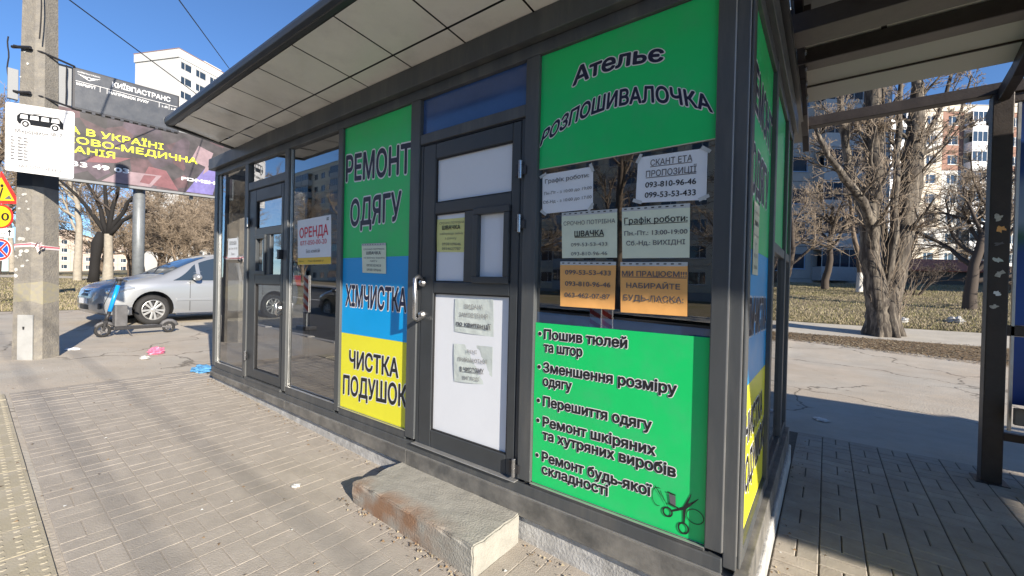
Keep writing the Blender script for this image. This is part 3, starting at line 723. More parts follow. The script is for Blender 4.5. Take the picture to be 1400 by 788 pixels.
def strip(mb, P, a, b, w0, w1, m, n=.002):
    du, dv = b[0] - a[0], b[1] - a[1]; l = math.hypot(du, dv); x, y = -dv / l, du / l
    mb.poly([P(a[0] + x * w0 / 2, a[1] + y * w0 / 2, n), P(a[0] - x * w0 / 2, a[1] - y * w0 / 2, n), P(b[0] - x * w1 / 2, b[1] - y * w1 / 2, n), P(b[0] + x * w1 / 2, b[1] + y * w1 / 2, n)], m)
mb = MB()   # scissors, spool, needle
strip(mb, V, (-.437, .560), (-.462, .490), .002, .014, 'ink_black'); strip(mb, V, (-.462, .490), (-.463, .428), .012, .006, 'ink_black', .0022)
strip(mb, V, (-.408, .548), (-.462, .492), .002, .014, 'ink_black', .0024); strip(mb, V, (-.462, .492), (-.513, .462), .012, .006, 'ink_black', .0026)
ring(mb, V, -.465, .405, .020, .022, .007, 'ink_black', .0028); ring(mb, V, -.532, .452, .019, .019, .007, 'ink_black', .0028)
mb.build('scissors_print', lo)
mb = MB(); ring(mb, V, -.420, .470, .034, .030, .003, 'ink_black', .0018); ring(mb, V, -.575, .505, .026, .040, .0025, 'ink_black', .0018, 1.2, 5.0)
strip(mb, V, (-.567, .535), (-.520, .455), .003, .001, 'ink_black', .003); strip(mb, V, (-.59, .55), (-.54, .49), .004, .0015, 'ink_black', .0032)
strip(mb, V, (-.535, .540), (-.50, .535), .006, .006, 'ink_black', .0034); mb.poly([V(-.528, .535, .0036), V(-.522, .495, .0036), V(-.498, .488, .0036), V(-.500, .530, .0036)], 'ink_grey'); strip(mb, V, (-.53, .492), (-.488, .484), .006, .006, 'ink_black', .0034)
mb.build('spool_print', lo)

# ------------------------------------------------------------------ notices
def notice(label, P, c, m, rows, n=0.0, thick=.0012, strip_top=None, curl=0.0, group=None, cat='notice', name='paper_notice'):
    """c: corners TL,TR,BR,BL (u,v)"""
    cu = sum(p[0] for p in c) / 4; cv = min(p[1] for p in c)
    t = thing(name, label, cat, tuple(P(cu, cv, n)), group=group)
    TL, TR, BR, BL = c; mb = MB(); N_ = 6; vs = []; 
    def at(tu, tv): 
        a = [TL[i] + (TR[i] - TL[i]) * tu for i in (0, 1)]; b = [BL[i] + (BR[i] - BL[i]) * tu for i in (0, 1)]
        return b[0] + (a[0] - b[0]) * tv, b[1] + (a[1] - b[1]) * tv
    for j in range(N_ + 1):
        for i in range(N_ + 1):
            tu, tv = i / N_, j / N_; u, v = at(tu, tv); wv = curl * math.sin(5 * tu + 2.5 * tv) * .5
            vs.append(P(u, v, n + wv))
    k = len(vs); vs += [Vector(v) - (P(0, 0, 1) - P(0, 0, 0)) * thick for v in vs[:k]]
    fs = [(j * (N_ + 1) + i, j * (N_ + 1) + i + 1, (j + 1) * (N_ + 1) + i + 1, (j + 1) * (N_ + 1) + i) for j in range(N_) for i in range(N_)]
    fs += [tuple(a + k for a in reversed(f)) for f in fs[:N_ * N_]]
    mb.add(vs, fs, m); mb.build('sheet', t, smooth=True)
    for row in rows:
        tx, tu0, tu1, tv, cp = row[:5]; ink = row[5] if len(row) > 5 else 'ink_grey'; bold = row[6] if len(row) > 6 else .0; ul = row[7] if len(row) > 7 else 0
        b = MB(); H = abs(TL[1] - BL[1])
        def wp(tt, y): return at(tu0 + (tu1 - tu0) * tt, tv + cp / H * y)
        nn = n + curl * .5 + .0015
        put_text(b, P, tx, 0, 1, 0, 1, ink, bold=bold, n=nn, warp=wp)
        if ul:
            p, q = at(tu0, tv - .02), at(tu1, tv - .02); strip(b, P, p, q, .003, .003, ink, n=nn)
        b.build('lettering', t)
    if name == 'paper_notice' and not strip_top and curl < .0035 and TR[0] - TL[0] > .2:
        for (tu, tv) in ((.02, .97), (.98, .97), (.03, .03), (.97, .04)):
            b = MB(); p = at(tu, tv); a_ = random.uniform(-.5, .5) + (.8 if (tu > .5) != (tv > .5) else -.8); dx, dy = math.cos(a_) * .022, math.sin(a_) * .022
            strip(b, P, (p[0] - dx, p[1] - dy), (p[0] + dx, p[1] + dy), .016, .015, 'sleeve', n=n + curl * .5 + .0030)
            b.build('tape_piece', t)
    if strip_top:
        p, q = at(0, 1), at(1, 1); b = MB(); strip(b, P, (p[0], p[1] + .008), (q[0], q[1] + .008), .018, .018, 'sleeve', n=n + .001)
        for i in range(9):
            tt = (i + .6) / 9.6; x = p[0] + (q[0] - p[0]) * tt; y = p[1] + (q[1] - p[1]) * tt + .009; strip(b, P, (x - .007, y), (x + .006, y), .005, .005, 'ink_black', n=n + .0022)
        b.build('punched_strip', t)
    return t
W = FR(YF + .0270)    # on the window glass
notice('white opening hours notice at the top left of the tailor window', W, [(-1.231, 2.022), (-.934, 2.022), (-.931, 1.813), (-1.226, 1.811)], 'paper_white',
       [('Графік роботи:', .06, .93, .76, .022, 'ink_grey', .008), ('Пн-Пт - з 10:00 до 19:00', .04, .98, .47, .016), ('Сб-Нд - з 10:00 до 17:00', .02, .98, .25, .016)], curl=.003)
notice('bluish white notice with underlined words at the top right of the tailor window', W, [(-.708, 2.028), (-.411, 2.02), (-.411, 1.803), (-.715, 1.820)], 'paper_white',
       [('СКАНТ ЕТА', .2, .8, .78, .027, 'ink_grey', .01, 1), ('ПРОПОЗИЦІЇ', .14, .86, .55, .027, 'ink_grey', .01, 1), ('093-810-96-46', .14, .86, .32, .025, 'ink_black', .015), ('099-53-53-433', .14, .86, .10, .025, 'ink_black', .015)])
notice('pale green notice seeking a seamstress in the middle left of the tailor window', W, [(-1.106, 1.790), (-.803, 1.784), (-.799, 1.569), (-1.098, 1.572)], 'paper_green',
       [('СРОЧНО ПОТРІБНА', .04, .97, .77, .021, 'ink_grey', .0), ('ШВАЧКА', .25, .78, .50, .028, 'ink_black', .02, 1), ('099-53-53-433', .18, .84, .27, .018), ('093-810-96-46', .18, .84, .06, .018)], strip_top=1, curl=.003)
notice('pale green working hours notice in the middle right of the tailor window', W, [(-.780, 1.786), (-.475, 1.778), (-.472, 1.562), (-.772, 1.565)], 'paper_green',
       [('Графік роботи:', .04, .97, .73, .028, 'ink_black', .012, 1), ('Пн.-Пт.: 13:00-19:00', .04, .97, .48, .021, 'ink_grey', .012), ('Сб.-Нд.: ВИХІДНІ', .07, .94, .27, .021, 'ink_grey', .012)], strip_top=1)
notice('orange notice with three telephone numbers in the tailor window', W, [(-1.108, 1.538), (-.802, 1.532), (-.805, 1.321), (-1.102, 1.323)], 'paper_orange',
       [('099-53-53-433', .1, .92, .77, .024, 'ink_grey', .014), ('093-810-96-46', .1, .92, .50, .024, 'ink_grey', .014), ('063-462-07-87', .09, .92, .23, .024, 'ink_grey', .014)], strip_top=1, curl=.003)
notice('orange notice asking customers to call in the bottom right of the tailor window', W, [(-.780, 1.530), (-.478, 1.526), (-.475, 1.310), (-.773, 1.311)], 'paper_orange',
       [('МИ ПРАЦЮЄМ!!!', .03, .99, .78, .024, 'ink_grey', .016, 1), ('НАБИРАЙТЕ', .1, .9, .53, .024, 'ink_grey', .016), ('БУДЬ-ЛАСКА:', .05, .95, .26, .027, 'ink_grey', .016)], strip_top=1, curl=.0025)
D_ = FR(YF + .028)
notice('yellow handwritten seamstress notice taped inside the upper left light of the white door', D_, [(-2.048, 1.843), (-1.787, 1.838), (-1.787, 1.622), (-2.044, 1.632)], 'paper_yellow',
       [('СРОЧНО ПОТРІБНА', .1, .95, .84, .014), ('ШВАЧКА', .2, .82, .68, .024, 'ink_black', .03), ('найкраща зміна', .12, .9, .52, .014), ('з ранку', .3, .7, .38, .014), ('0938109646', .2, .85, .2, .017), ('0934627787', .2, .85, .06, .017)], curl=.004)
notice('crumpled clear sleeve notice about orders on the lower white light of the door', D_, [(-1.868, 1.332), (-1.555, 1.340), (-1.548, 1.119), (-1.868, 1.125)], 'paper_grey',
       [('ВИДАЧА', .28, .75, .72, .026, 'ink_dim', .005), ('ЗАМОВЛЕННЯ', .13, .87, .47, .026, 'ink_dim', .005), ('по квитанції', .06, .94, .20, .027, 'ink_grey', .02, 1)], curl=.004)
notice('crinkled shiny sleeve notice about clean clothes below the orders notice on the door', D_, [(-1.869, 1.048), (-1.551, 1.062), (-1.553, .835), (-1.862, .810)], 'paper_grey',
       [('РЕЧІ', .37, .62, .78, .022, 'ink_dim', .005), ('ПРИЙМАЮТЬСЯ', .12, .88, .55, .024, 'ink_dim', .01), ('В ЧИСТОМУ', .18, .8, .30, .026, 'ink_grey', .02, 1), ('ВИГЛЯДІ', .25, .7, .08, .022, 'ink_dim', .01)], curl=.006)
seam = [('СРОЧНО ПОТРІБНА', .08, .95, .84, .012), ('ШВАЧКА', .2, .8, .68, .022, 'ink_grey', .02), ('на випічку виробів', .08, .95, .53, .012), ('одягу', .35, .65, .42, .012), ('0935353433', .2, .8, .24, .018), ('0938109646', .2, .8, .08, .018)]
notice('small yellowish seamstress notice taped across green and blue on the front column sign', V, [(-2.879, 1.700), (-2.574, 1.695), (-2.566, 1.486), (-2.862, 1.494)], 'paper_green', seam, n=.004, strip_top=1)
notice('small yellowish notice taped to the column sign on the shaded side wall', SD(XR - .0195), [(2.12, 1.83), (2.30, 1.83), (2.30, 1.50), (2.12, 1.50)], 'paper_green', seam, n=.004)
notice('small white rental notice in the leftmost window of the kiosk', W, [(-5.593, 1.885), (-5.305, 1.885), (-5.295, 1.662), (-5.60, 1.662)], 'paper_white',
       [('ОРЕНДА', .15, .85, .7, .032, 'ink_grey', .01, 1), ('067 504 30 00', .08, .92, .42, .022), ('Їван', .35, .65, .14, .024)])
t = notice('white and yellow rental poster with red letters in the window beside the left door', FR(YF + .028), [(-3.936, 1.975), (-3.353, 1.984), (-3.337, 1.565), (-3.912, 1.564)], 'paper_white',
       [('ОРЕНДА', .07, .92, .60, .090, 'ink_red', .02), ('077-050-00-20', .09, .88, .43, .042, 'ink_red', .004), ('Без комісій', .27, .68, .255, .032, 'ink_grey', 0)], cat='poster', name='rental_poster')
PP = FR(YF + .028); mb = MB(); mb.poly([PP(-3.912, 1.566, .002), PP(-3.338, 1.567, .002), PP(-3.34, 1.628, .002), PP(-3.914, 1.627, .002)], 'sign_yellow'); mb.build('yellow_band', t)
for tx, a, b in (('office.ua', -3.89, -3.80), ('Повна інформація тут', -3.72, -3.45)):
    mb = MB(); put_text(mb, PP, tx, a, b, 1.59, .016, 'ink_black', n=.004); mb.build('lettering', t)
mb = MB()
for i in range(3):
    for k_ in range(2): mb.box(-3.42 + i * .012, -3.412 + i * .012, YF + .0255, YF + .0262, 1.955 - k_ * .014, 1.965 - k_ * .014, 'ink_grey')
mb.build('corner_mark', t)

# ------------------------------------------------------------------ concrete step
bm = bmesh.new(); bmesh.ops.create_cube(bm, size=1)
for v in bm.verts: v.co = Vector(((v.co.x + .5) * 1.005, (v.co.y + .5) * .375, (v.co.z + .5) * .235 - .10))
bmesh.ops.bevel(bm, geom=list(bm.edges), offset=.007, segments=2, affect='EDGES')
bmesh.ops.subdivide_edges(bm, edges=[e for e in bm.edges if e.calc_length() > .1], cuts=14, use_grid_fill=True)
from mathutils import noise as mn_
for v in bm.verts:
    c = v.co; ed = sum((c.x < .02 or c.x > .985, c.y < .015, c.z > .12))
    k_ = .0022 + (.006 if ed >= 2 else 0)
    q = mn_.noise_vector(c * 14) * k_ + mn_.noise_vector(c * 45) * k_ * .5
    if ed >= 2:
        ch = max(0, mn_.noise(c * 11 + Vector((3, 1, 2))) - .15) * .045; q += (Vector((.5, .19, 0)) - c).normalized() * ch
    v.co = c + q
me = bpy.data.meshes.new('concrete_step'); bm.to_mesh(me); bm.free(); me.materials.append(MATS['step_concrete']); stp = link('concrete_step', me)
stp.location = (-2.305, 1.462, .055); stp.rotation_euler = (0, 0, 0)
tag(stp, 'rust stained concrete block used as a step below the white door', 'step')
ws = MB()
# ------------------------------------------------------------------ bus shelter
sh = thing('bus_shelter', 'brown metal bus shelter with translucent roof sheets joined to the right side of the kiosk', 'bus shelter', (4.2, 2.8, 0))
SX = [1.025, 3.4, 5.8, 8.15, 9.4]
for i, x in enumerate(SX):
    p = MB().box(x - .055, x + .055, 4.70, 4.81, -.02, 2.95, 'shelter_metal').build('post', sh, bevel=.006)
    if i == 0:
        for (z, u, m, s) in ((2.02, -.2, 'paper_scrap', .05), (1.93, .1, 'paper_orange', .045), (1.82, 0, 'ink_grey', .03), (1.70, -.1, 'paper_grey', .045), (1.60, .1, 'paper_scrap', .05), (1.45, 0, 'paper_white', .04), (1.35, -.2, 'paper_scrap', .035)):
            mb = MB(); c = []
            for k_ in range(13):
                a = k_ * 2 * math.pi / 13; r_ = random.uniform(.25, 1.0); c.append((x - .0 + u * .05 + .034 * r_ * math.cos(a), 4.698, z + s * .7 * r_ * math.sin(a)))
            mb.poly(c, m); mb.build('poster_remnant', p)
    mb = MB(); mb.box(x - .09, x + .09, 4.66, 4.85, -.01, .02, 'shelter_metal'); mb.build('foot_plate', p, bevel=.004)
RP = [(4.40, 3.06), (4.0, 3.20), (3.5, 3.375), (3.0, 3.50), (2.4, 3.58), (1.6, 3.60), (.9, 3.55), (.5, 3.47)]
def rafter(x, wd):
    mb = MB(); pts = [(5.0, 2.845), (4.78, 2.93)] + [(y, z - .055) for y, z in RP]
    for a, b in zip(pts[:-1], pts[1:]): mb.bar((x, a[0] + (a[0] - b[0]) * .03, a[1]), (x, b[0], b[1]), wd, .10 if wd < .07 else .17, 'shelter_metal')
    return mb.build('rafter', sh, bevel=.004)
for x in SX: rafter(x, .06)
rk = rafter(-.195, .05)
mb = MB()
for i in range(4):
    y = 3.72 + i * .15; z = 3.20 - (y - 3.5) * .35 + .055
    mb.lathe([(.02, 0), (.02, .008), (.012, .012), (.0001, .013)], 8, 'steel', Matrix.Translation((-.169, y, z)) @ Matrix.Rotation(math.pi / 2, 4, 'Y'))
mb.build('bolt_row', rk)
# plate that joins the shelter to the kiosk, facing the street
MB().hexa([(-.25, 3.42, 3.16), (-.13, 3.42, 3.16), (-.25, 3.46, 3.16), (-.13, 3.46, 3.16), (-.25, 3.42, 3.36), (-.13, 3.42, 3.36), (-.25, 3.46, 3.36), (-.13, 3.46, 3.36)], 'shelter_metal').build('joint_plate', sh, bevel=.003)
MB().box(-.24, 9.55, 4.71, 4.80, 2.951, 3.04, 'shelter_metal').build('rear_beam', sh, bevel=.005)
MB().box(-.24, 9.55, 3.24, 3.47, 3.10, 3.21, 'shelter_light').build('main_beam', sh, bevel=.006)
MB().box(-.24, 9.55, 3.232, 3.239, 3.095, 3.215, 'shelter_metal').build('beam_web', sh)
MB().box(-.24, 9.55, 3.83, 3.98, 3.15, 3.23, 'shelter_light').build('purlin', sh, bevel=.005)
MB().box(-.24, 9.55, 3.815, 3.829, 3.145, 3.25, 'shelter_metal').build('purlin_web', sh)
MB().box(-.24, 9.55, 2.2, 2.3, 3.46, 3.53, 'shelter_metal').build('purlin', sh, bevel=.005); MB().box(-.24, 9.55, .95, 1.05, 3.44, 3.50, 'shelter_metal').build('purlin', sh, bevel=.005)
MB().box(-.24, 9.6, .44, .50, 3.42, 3.50, 'shelter_metal').build('front_gutter', sh, bevel=.005)
# roof sheets
edges = [-.25, 1.9, 4.05, 6.3, 8.0, 9.58]
for a, b in zip(edges[:-1], edges[1:]):
    for rr in ((0, 2), (2, 7)):
        mb = MB()
        for i in range(rr[0], rr[1]):
            (ya, za), (yb, zb_) = RP[i], RP[i + 1]
            n = 20
            for k_ in range(n):
                x0, x1 = a + .006 + (b - a - .012) * k_ / n, a + .006 + (b - a - .012) * (k_ + 1) / n
                mb.hexa([(x0, yb, zb_), (x1, yb, zb_), (x0, ya, za), (x1, ya, za), (x0, yb, zb_ + .008), (x1, yb, zb_ + .008), (x0, ya, za + .008), (x1, ya, za + .008)], 'roof_sheet') if k_ == 0 and False else None
            mb.hexa([(a + .006, yb, zb_), (b - .006, yb, zb_), (a + .006, ya, za), (b - .006, ya, za), (a + .006, yb, zb_ + .008), (b - .006, yb, zb_ + .008), (a + .006, ya, za + .008), (b - .006, ya, za + .008)], 'roof_sheet')
        mb.build('roof_sheet', sh)
    MB().bar((b - .0, 4.42, 3.075), (b - .0, 3.5, 3.40), .03, .02, 'shelter_metal').build('sheet_joint', sh)
mb = MB(); mb.bar((-.2, 4.21, 3.118), (9.55, 4.21, 3.118), .012, .012, 'shelter_metal'); mb.build('sheet_joint', sh)
mb = MB(); mb.bar((.62, 4.40, 3.10), (1.75, 2.9, 3.56), .035, .035, 'shelter_metal', up=(1, 0, 0)); mb.build('brace', sh)
mb = MB(); mb.bar((.35, 4.40, 3.09), (.20, 3.3, 3.44), .03, .03, 'shelter_metal', up=(1, 0, 0)); mb.build('brace', sh)
# glazed rear bays with advertising posters
def poster_mat():
    m = bpy.data.materials.new('poster_print'); m.use_nodes = True; N = m.node_tree.nodes; L = m.node_tree.links; P = N['Principled BSDF']; P.inputs['Roughness'].default_value = .35
    tc = N.new('ShaderNodeTexCoord'); sx = N.new('ShaderNodeSeparateXYZ'); L.new(tc.outputs['Object'], sx.inputs[0])
    n = N.new('ShaderNodeTexNoise'); n.inputs['Scale'].default_value = 2.2; n.inputs['Detail'].default_value = 4; L.new(tc.outputs['Object'], n.inputs[0])
    ad = N.new('ShaderNodeMath'); ad.operation = 'MULTIPLY_ADD'; ad.inputs[1].default_value = .35; L.new(n.outputs[0], ad.inputs[0]); L.new(sx.outputs['Z'], ad.inputs[2])
    mr = N.new('ShaderNodeMapRange'); mr.inputs['From Min'].default_value = .7; mr.inputs['From Max'].default_value = 3.1; L.new(ad.outputs[0], mr.inputs[0])
    r = N.new('ShaderNodeValToRGB'); e = r.color_ramp.elements; e[0].color = (.01, .04, .2, 1); e[1].color = (.005, .01, .04, 1)
    for p, c in ((.35, (.012, .07, .34, 1)), (.52, (.01, .05, .25, 1)), (.56, (.02, .09, .06, 1)), (.60, (.20, .28, .42, 1)), (.72, (.16, .24, .40, 1)), (.78, (.01, .05, .22, 1))): x = e.new(p); x.color = c
    L.new(mr.outputs[0], r.inputs[0]); L.new(r.outputs[0], P.inputs['Base Color']); MATS['poster_print'] = m
poster_mat()
for i in range(3):
    a, b = SX[i] + .10, SX[i + 1] - .06
    bay = MB()
    for z0, z1 in ((1.13, 1.21), (2.88, 2.95), (.34, .40)): bay.box(a - .045, b + .005, 4.73, 4.78, z0, z1, 'shelter_metal')
    bay.build('rail', sh, bevel=.004)
    MB().slab(FR(4.745), [(a, .62), (b, .62), (b, 1.128), (a, 1.128)], .006, 'poster_print').build('poster_panel', sh)
    MB().slab(FR(4.745), [(a, 1.212), (b, 1.212), (b, 2.878), (a, 2.878)], .006, 'poster_print').build('poster_panel', sh)
    MB().box(a - .02, a - .004, 4.73, 4.76, .42, 2.87, 'alu_edge').build('poster_frame', sh)
# unseen low wall put in to cast the shadow right of the near post
MB().box(8.22, 12.0, 4.72, 4.80, 0, 2.07, 'shelter_metal').build('shadow_panel', sh)
bench = thing('bench', 'shelter bench with perforated brown beam and white roll behind the near post', 'bench', (2.2, 4.5, 0))
MB().box(1.10, 3.3, 4.58, 4.62, .50, .62, 'shelter_light').build('seat_beam', bench, bevel=.005)
for k_ in range(3): MB().box(1.22, 3.25, 4.30 + k_ * .12, 4.40 + k_ * .12, .44, .475, 'wood_counter').build('seat_slat', bench, bevel=.005)
for x in (1.4, 3.0): MB().box(x - .03, x + .03, 4.32, 4.6, .0, .44, 'shelter_metal').build('leg', bench, bevel=.004)
MB().tube([(1.17, 4.52, .655), (1.9, 4.52, .655)], .042, 14, 'white_plastic').build('end_roll', bench, smooth=False, bevel=.004)

# ------------------------------------------------------------------ concrete pole with its plate, board and tape
pc = Vector((-8.86, .64, 0)); zb0 = .24
PU = Vector((.76, .65, 0)).normalized(); PN = PU.cross(Vector((0, 0, 1)))   # front face frame
pole = thing('concrete_pole', 'thick weathered concrete trolleybus pole with a grey hatch and yellow band near the kerb', 'pole', (pc.x, pc.y, zb0))
def pole_ring(z):
    t = (z - zb0) / 5.2; hw = .197 - .052 * t; ch = hw * .42
    pts = [(-hw + ch, -hw), (hw - ch, -hw), (hw, -hw + ch), (hw, hw - ch), (hw - ch, hw), (-hw + ch, hw), (-hw, hw - ch), (-hw, -hw + ch)]
    return [Vector((pc.x, pc.y, z)) + PU * a - PN * b for a, b in pts]
def pole_sec(z0, z1, m, name, grow=0.0, wav=0.0):
    mb = MB(); n = 6 if z1 - z0 > 1 else 2; vs = []
    for i in range(n + 1):
        z = z0 + (z1 - z0) * i / n
        for k_, v in enumerate(pole_ring(z)):
            c = Vector((pc.x, pc.y, z)); v = c + (v - c) * (1 + grow)
            if wav and (i == 0 or i == n): v.z += wav * math.sin(k_ * 2.3 + i * 2)
            vs.append(v)
    fs = [(i * 8 + k_, i * 8 + (k_ + 1) % 8, (i + 1) * 8 + (k_ + 1) % 8, (i + 1) * 8 + k_) for i in range(n) for k_ in range(8)] + [tuple(range(7, -1, -1)), tuple(n * 8 + k_ for k_ in range(8))]
    mb.add(vs, fs, m); return mb.build(name, pole)
pole_sec(-.1, 7.5, 'pole_concrete', 'shaft')
pole_sec(2.62, 2.95, 'black_paint', 'black_band', .012, .0)
pole_sec(1.03, 1.30, 'yellow_wear', 'yellow_band', .006, .03)
def pole_plane(z): 
    t = (z - zb0) / 5.2; hw = .197 - .052 * t
    return plane(Vector((pc.x, pc.y, 0)) + PN * hw, PU)
PPl = pole_plane(.6)
mb = MB(); mb.slab(lambda u, v, n=0: PPl(u, v, n) + Vector((0, 0, 0)), [(-.045, .24), (.145, .24), (.145, .86), (-.045, .86)], .02, 'hatch_grey', n0=.006); mb.build('hatch', pole, bevel=.003)
mb = MB(); mb.slab(PPl, [(.03, .66), (.045, .66), (.05, .70), (.025, .70)], .006, 'black_paint', n0=.012); mb.build('hatch_lock', pole)
random.seed(11)
for i in range(26):
    z = random.uniform(1.35, 2.55) if i < 21 else random.uniform(3.0, 4.6); Pz = pole_plane(z)
    u = random.uniform(-.085, .075); s = random.uniform(.01, .035); mb = MB()
    mb.poly([Pz(u + s * random.uniform(.6, 1.2) * math.cos(a * .9), z + s * random.uniform(.5, 1) * math.sin(a * .9), .006) for a in range(7)], 'paper_scrap'); mb.build('paper_scrap', pole)
tp = thing('barrier_tape', 'faded red and white barrier tape knotted round the concrete pole', 'tape', (pc.x, pc.y, 1.75))
for seg, (m, g, z, w_) in enumerate((('tape_white', .03, 1.775, .045), ('tape_red', .045, 1.80, .016))):
    mb = MB(); r = pole_ring(z); c = Vector((pc.x, pc.y, z)); vs = []
    for k_, v in enumerate(r): v = c + (v - c) * (1 + g); dz = .02 * math.sin(k_ * 1.9); vs += [v + Vector((0, 0, dz)), v + Vector((0, 0, dz + w_ * (1 + .3 * math.sin(k_))))]
    mb.add(vs, [(2 * k_, (2 * k_ + 2) % 16, (2 * k_ + 3) % 16, 2 * k_ + 1) for k_ in range(8)], m); mb.build('tape_band', tp)
mb = MB(); kp = PPl(.20, 1.80, .02)
for k_ in range(7):
    a = Vector((random.uniform(-.05, .05), random.uniform(-.04, .04), random.uniform(-.05, .05))); b = Vector((random.uniform(-.09, .09), random.uniform(-.05, .05), random.uniform(-.09, .07)))
    mb.add([kp + a, kp + a + Vector((0, .02, .03)), kp + b + Vector((0, .02, .03)), kp + b], [(0, 1, 2, 3)], 'tape_red' if k_ % 2 else 'tape_white')
mb.build('knot', tp)

# route plate: faces the camera side, hangs on the pole
plate = thing('stop_plate', 'white trolleybus stop plate with a bus drawing and timetable grid on the concrete pole', 'sign', (-8.5, .62, 2.75))
A = Vector((-8.885, .34, 0)) * .955; B = Vector((-8.14, .90, 0)) * .955; U_ = (B - A).normalized(); PW = (B - A).length
def PL(u, v, n=0.0):  # u,v in 0..1 of the plate
    zb = 2.752 - .095 * u; zt = 3.631 - .115 * u
    return A + U_ * (u * PW) + Vector((0, 0, zb + (zt - zb) * v)) + U_.cross(Vector((0, 0, 1))) * n
mb = MB(); mb.slab(PL, [(.02, 0), (.98, 0), (1, .02), (1, .98), (.98, 1), (.02, 1), (0, .98), (0, .02)], .004, 'plate_paint'); mb.build('plate', plate)
mb = MB()
def rrect(mb, P, u0, u1, v0, v1, t, m, n): 
    for q in (((u0, v0), (u1, v0)), ((u0, v1), (u1, v1)), ((u0, v0), (u0, v1)), ((u1, v0), (u1, v1))): strip(mb, P, q[0], q[1], t, t, m, n)
rrect(mb, PL, .045, .955, .03, .965, .006, 'ink_grey', .002); mb.build('border_line', plate)
mb = MB(); n1 = .0022
mb.poly([PL(u, v, n1) for u, v in ((.20, .71), (.17, .75), (.17, .82), (.22, .87), (.78, .87), (.84, .80), (.85, .71))], 'ink_black')
for a, b in ((.215, .33), (.36, .49), (.52, .64), (.67, .79)): mb.poly([PL(u, v, n1 + .001) for u, v in ((a, .79), (b, .79), (b - .005, .85), (a + .01, .85))], 'plate_paint')
for u in (.30, .73):
    for r_, m, n_ in ((.068, 'plate_paint', .0042), (.052, 'ink_black', .0052), (.028, 'plate_paint', .0062)): mb.poly([PL(u + r_ * math.cos(a * math.pi / 9), .715 + r_ * .85 * math.sin(a * math.pi / 9), n_) for a in range(18)], m)
strip(mb, PL, (.40, .87), (.67, .925), .008, .006, 'ink_black', n1); mb.build('bus_drawing', plate)
lettering(plate, PL, [('Мікрорайон №17', .15, .83, .575, .055, dict(base1=.59))], 'ink_black', bold=.0)
lettering(plate, PL, [('ЗАБОРОНЕНО', .18, .82, .065, .05, {})], 'ink_grey', bold=0.0)
mb = MB()
for i in range(9): strip(mb, PL, (.07, .52 - i * .045), (.93, .535 - i * .045), .004, .004, 'ink_dim', .002)
for u in (.07, .17, .26, .35, .43, .80, .93): strip(mb, PL, (u, .16), (u, .53), .004, .004, 'ink_dim', .0022)
random.seed(3)
for i in range(8):
    for u in (.085, .185, .20, .275):
        strip(mb, PL, (u, .50 - i * .045), (u + random.uniform(.03, .07), .50 - i * .045), .018, .014, 'ink_grey', .0024)
mb.build('timetable_grid', plate)
mb = MB(); 
for zz in (2.98, 3.50): mb.bar(PL(.5, .2 if zz < 3.2 else .8, -.01), Vector((pc.x, pc.y, zz)), .03, .04, 'dark_steel')
mb.build('bracket', plate)

# information board of the transport company
ib = thing('info_board', 'dark grey electronic route board with white lettering fixed to the concrete pole', 'info board', (-9.3, 1.65, 3.97))
IB0 = plane((-9.25, 0, 0), (0, 1, 0)); KS = .95
def IB(u, v, n=0.0): return Vector((0, 0, 1.43)) + (IB0(u, v, n) - Vector((0, 0, 1.43))) * KS   # board dimensions scaled to its true distance
def IBs(u, v, n=0.0): return IB(u, v + (u - 1.0) * .028, n)
mb = MB(); mb.slab(IBs, [(1.0, 3.965), (2.31, 3.945), (2.31, 4.60), (1.0, 4.60)], .10, 'board_frame'); mb.build('case', ib, bevel=.006)
mb = MB(); mb.slab(IBs, [(1.025, 3.99), (2.285, 3.97), (2.285, 4.575), (1.025, 4.575)], .004, 'board_dark', n0=.005); mb.build('screen', ib)
mb = MB(); mb.slab(IBs, [(.84, 4.0), (.995, 4.0), (.995, 4.60), (.84, 4.60)], .06, 'board_grey', n0=-.03); mb.build('side_box', ib, bevel=.004)
mb = MB(); mb.slab(IB, [(.37, 3.9), (.47, 3.9), (.47, 4.33), (.37, 4.33)], .06, 'board_grey', n0=-.03); mb.build('rear_box', ib, bevel=.004)
lettering(ib, IBs, [('КИЇВПАСТРАНС', 1.44, 2.18, 4.450, .078, {}), ('МАРШРУТ', 1.04, 1.25, 4.335, .040, {}), ('НАПРЯМОК РУХУ', 1.40, 1.89, 4.325, .042, {}), ('1-Й', 2.07, 2.14, 4.325, .03, {}), ('2-Й', 2.19, 2.26, 4.325, .03, {})], 'ink_white', bold=.02, n=.007)
mb = MB(); strip(mb, IBs, (1.03, 4.395), (2.28, 4.395), .006, .006, 'ink_white', .008)
for u in (1.30, 1.38, 2.03, 2.165): strip(mb, IBs, (u, 4.31), (u, 4.395), .005, .005, 'ink_white', .0082)
mb.build('ruled_line', ib)
mb = MB(); ring(mb, IBs, 1.175, 4.47, .024, .024, .008, 'ink_white', .008)   # winged wheel emblem
for s in (-1, 1):
    for i, l in enumerate((.125, .10, .07)): strip(mb, IBs, (1.175 + s * .025, 4.487 - i * .015), (1.175 + s * l, 4.505 - i * .012), .009, .004, 'ink_white', .0084 + i * .0003)
mb.build('wing_emblem', ib); mb = MB(); put_text(mb, IBs, 'КИЇВПАСТРАНС', 1.05, 1.30, 4.53, .018, 'ink_white', n=.008, bold=.01); mb.build('lettering', ib)
mb = MB()
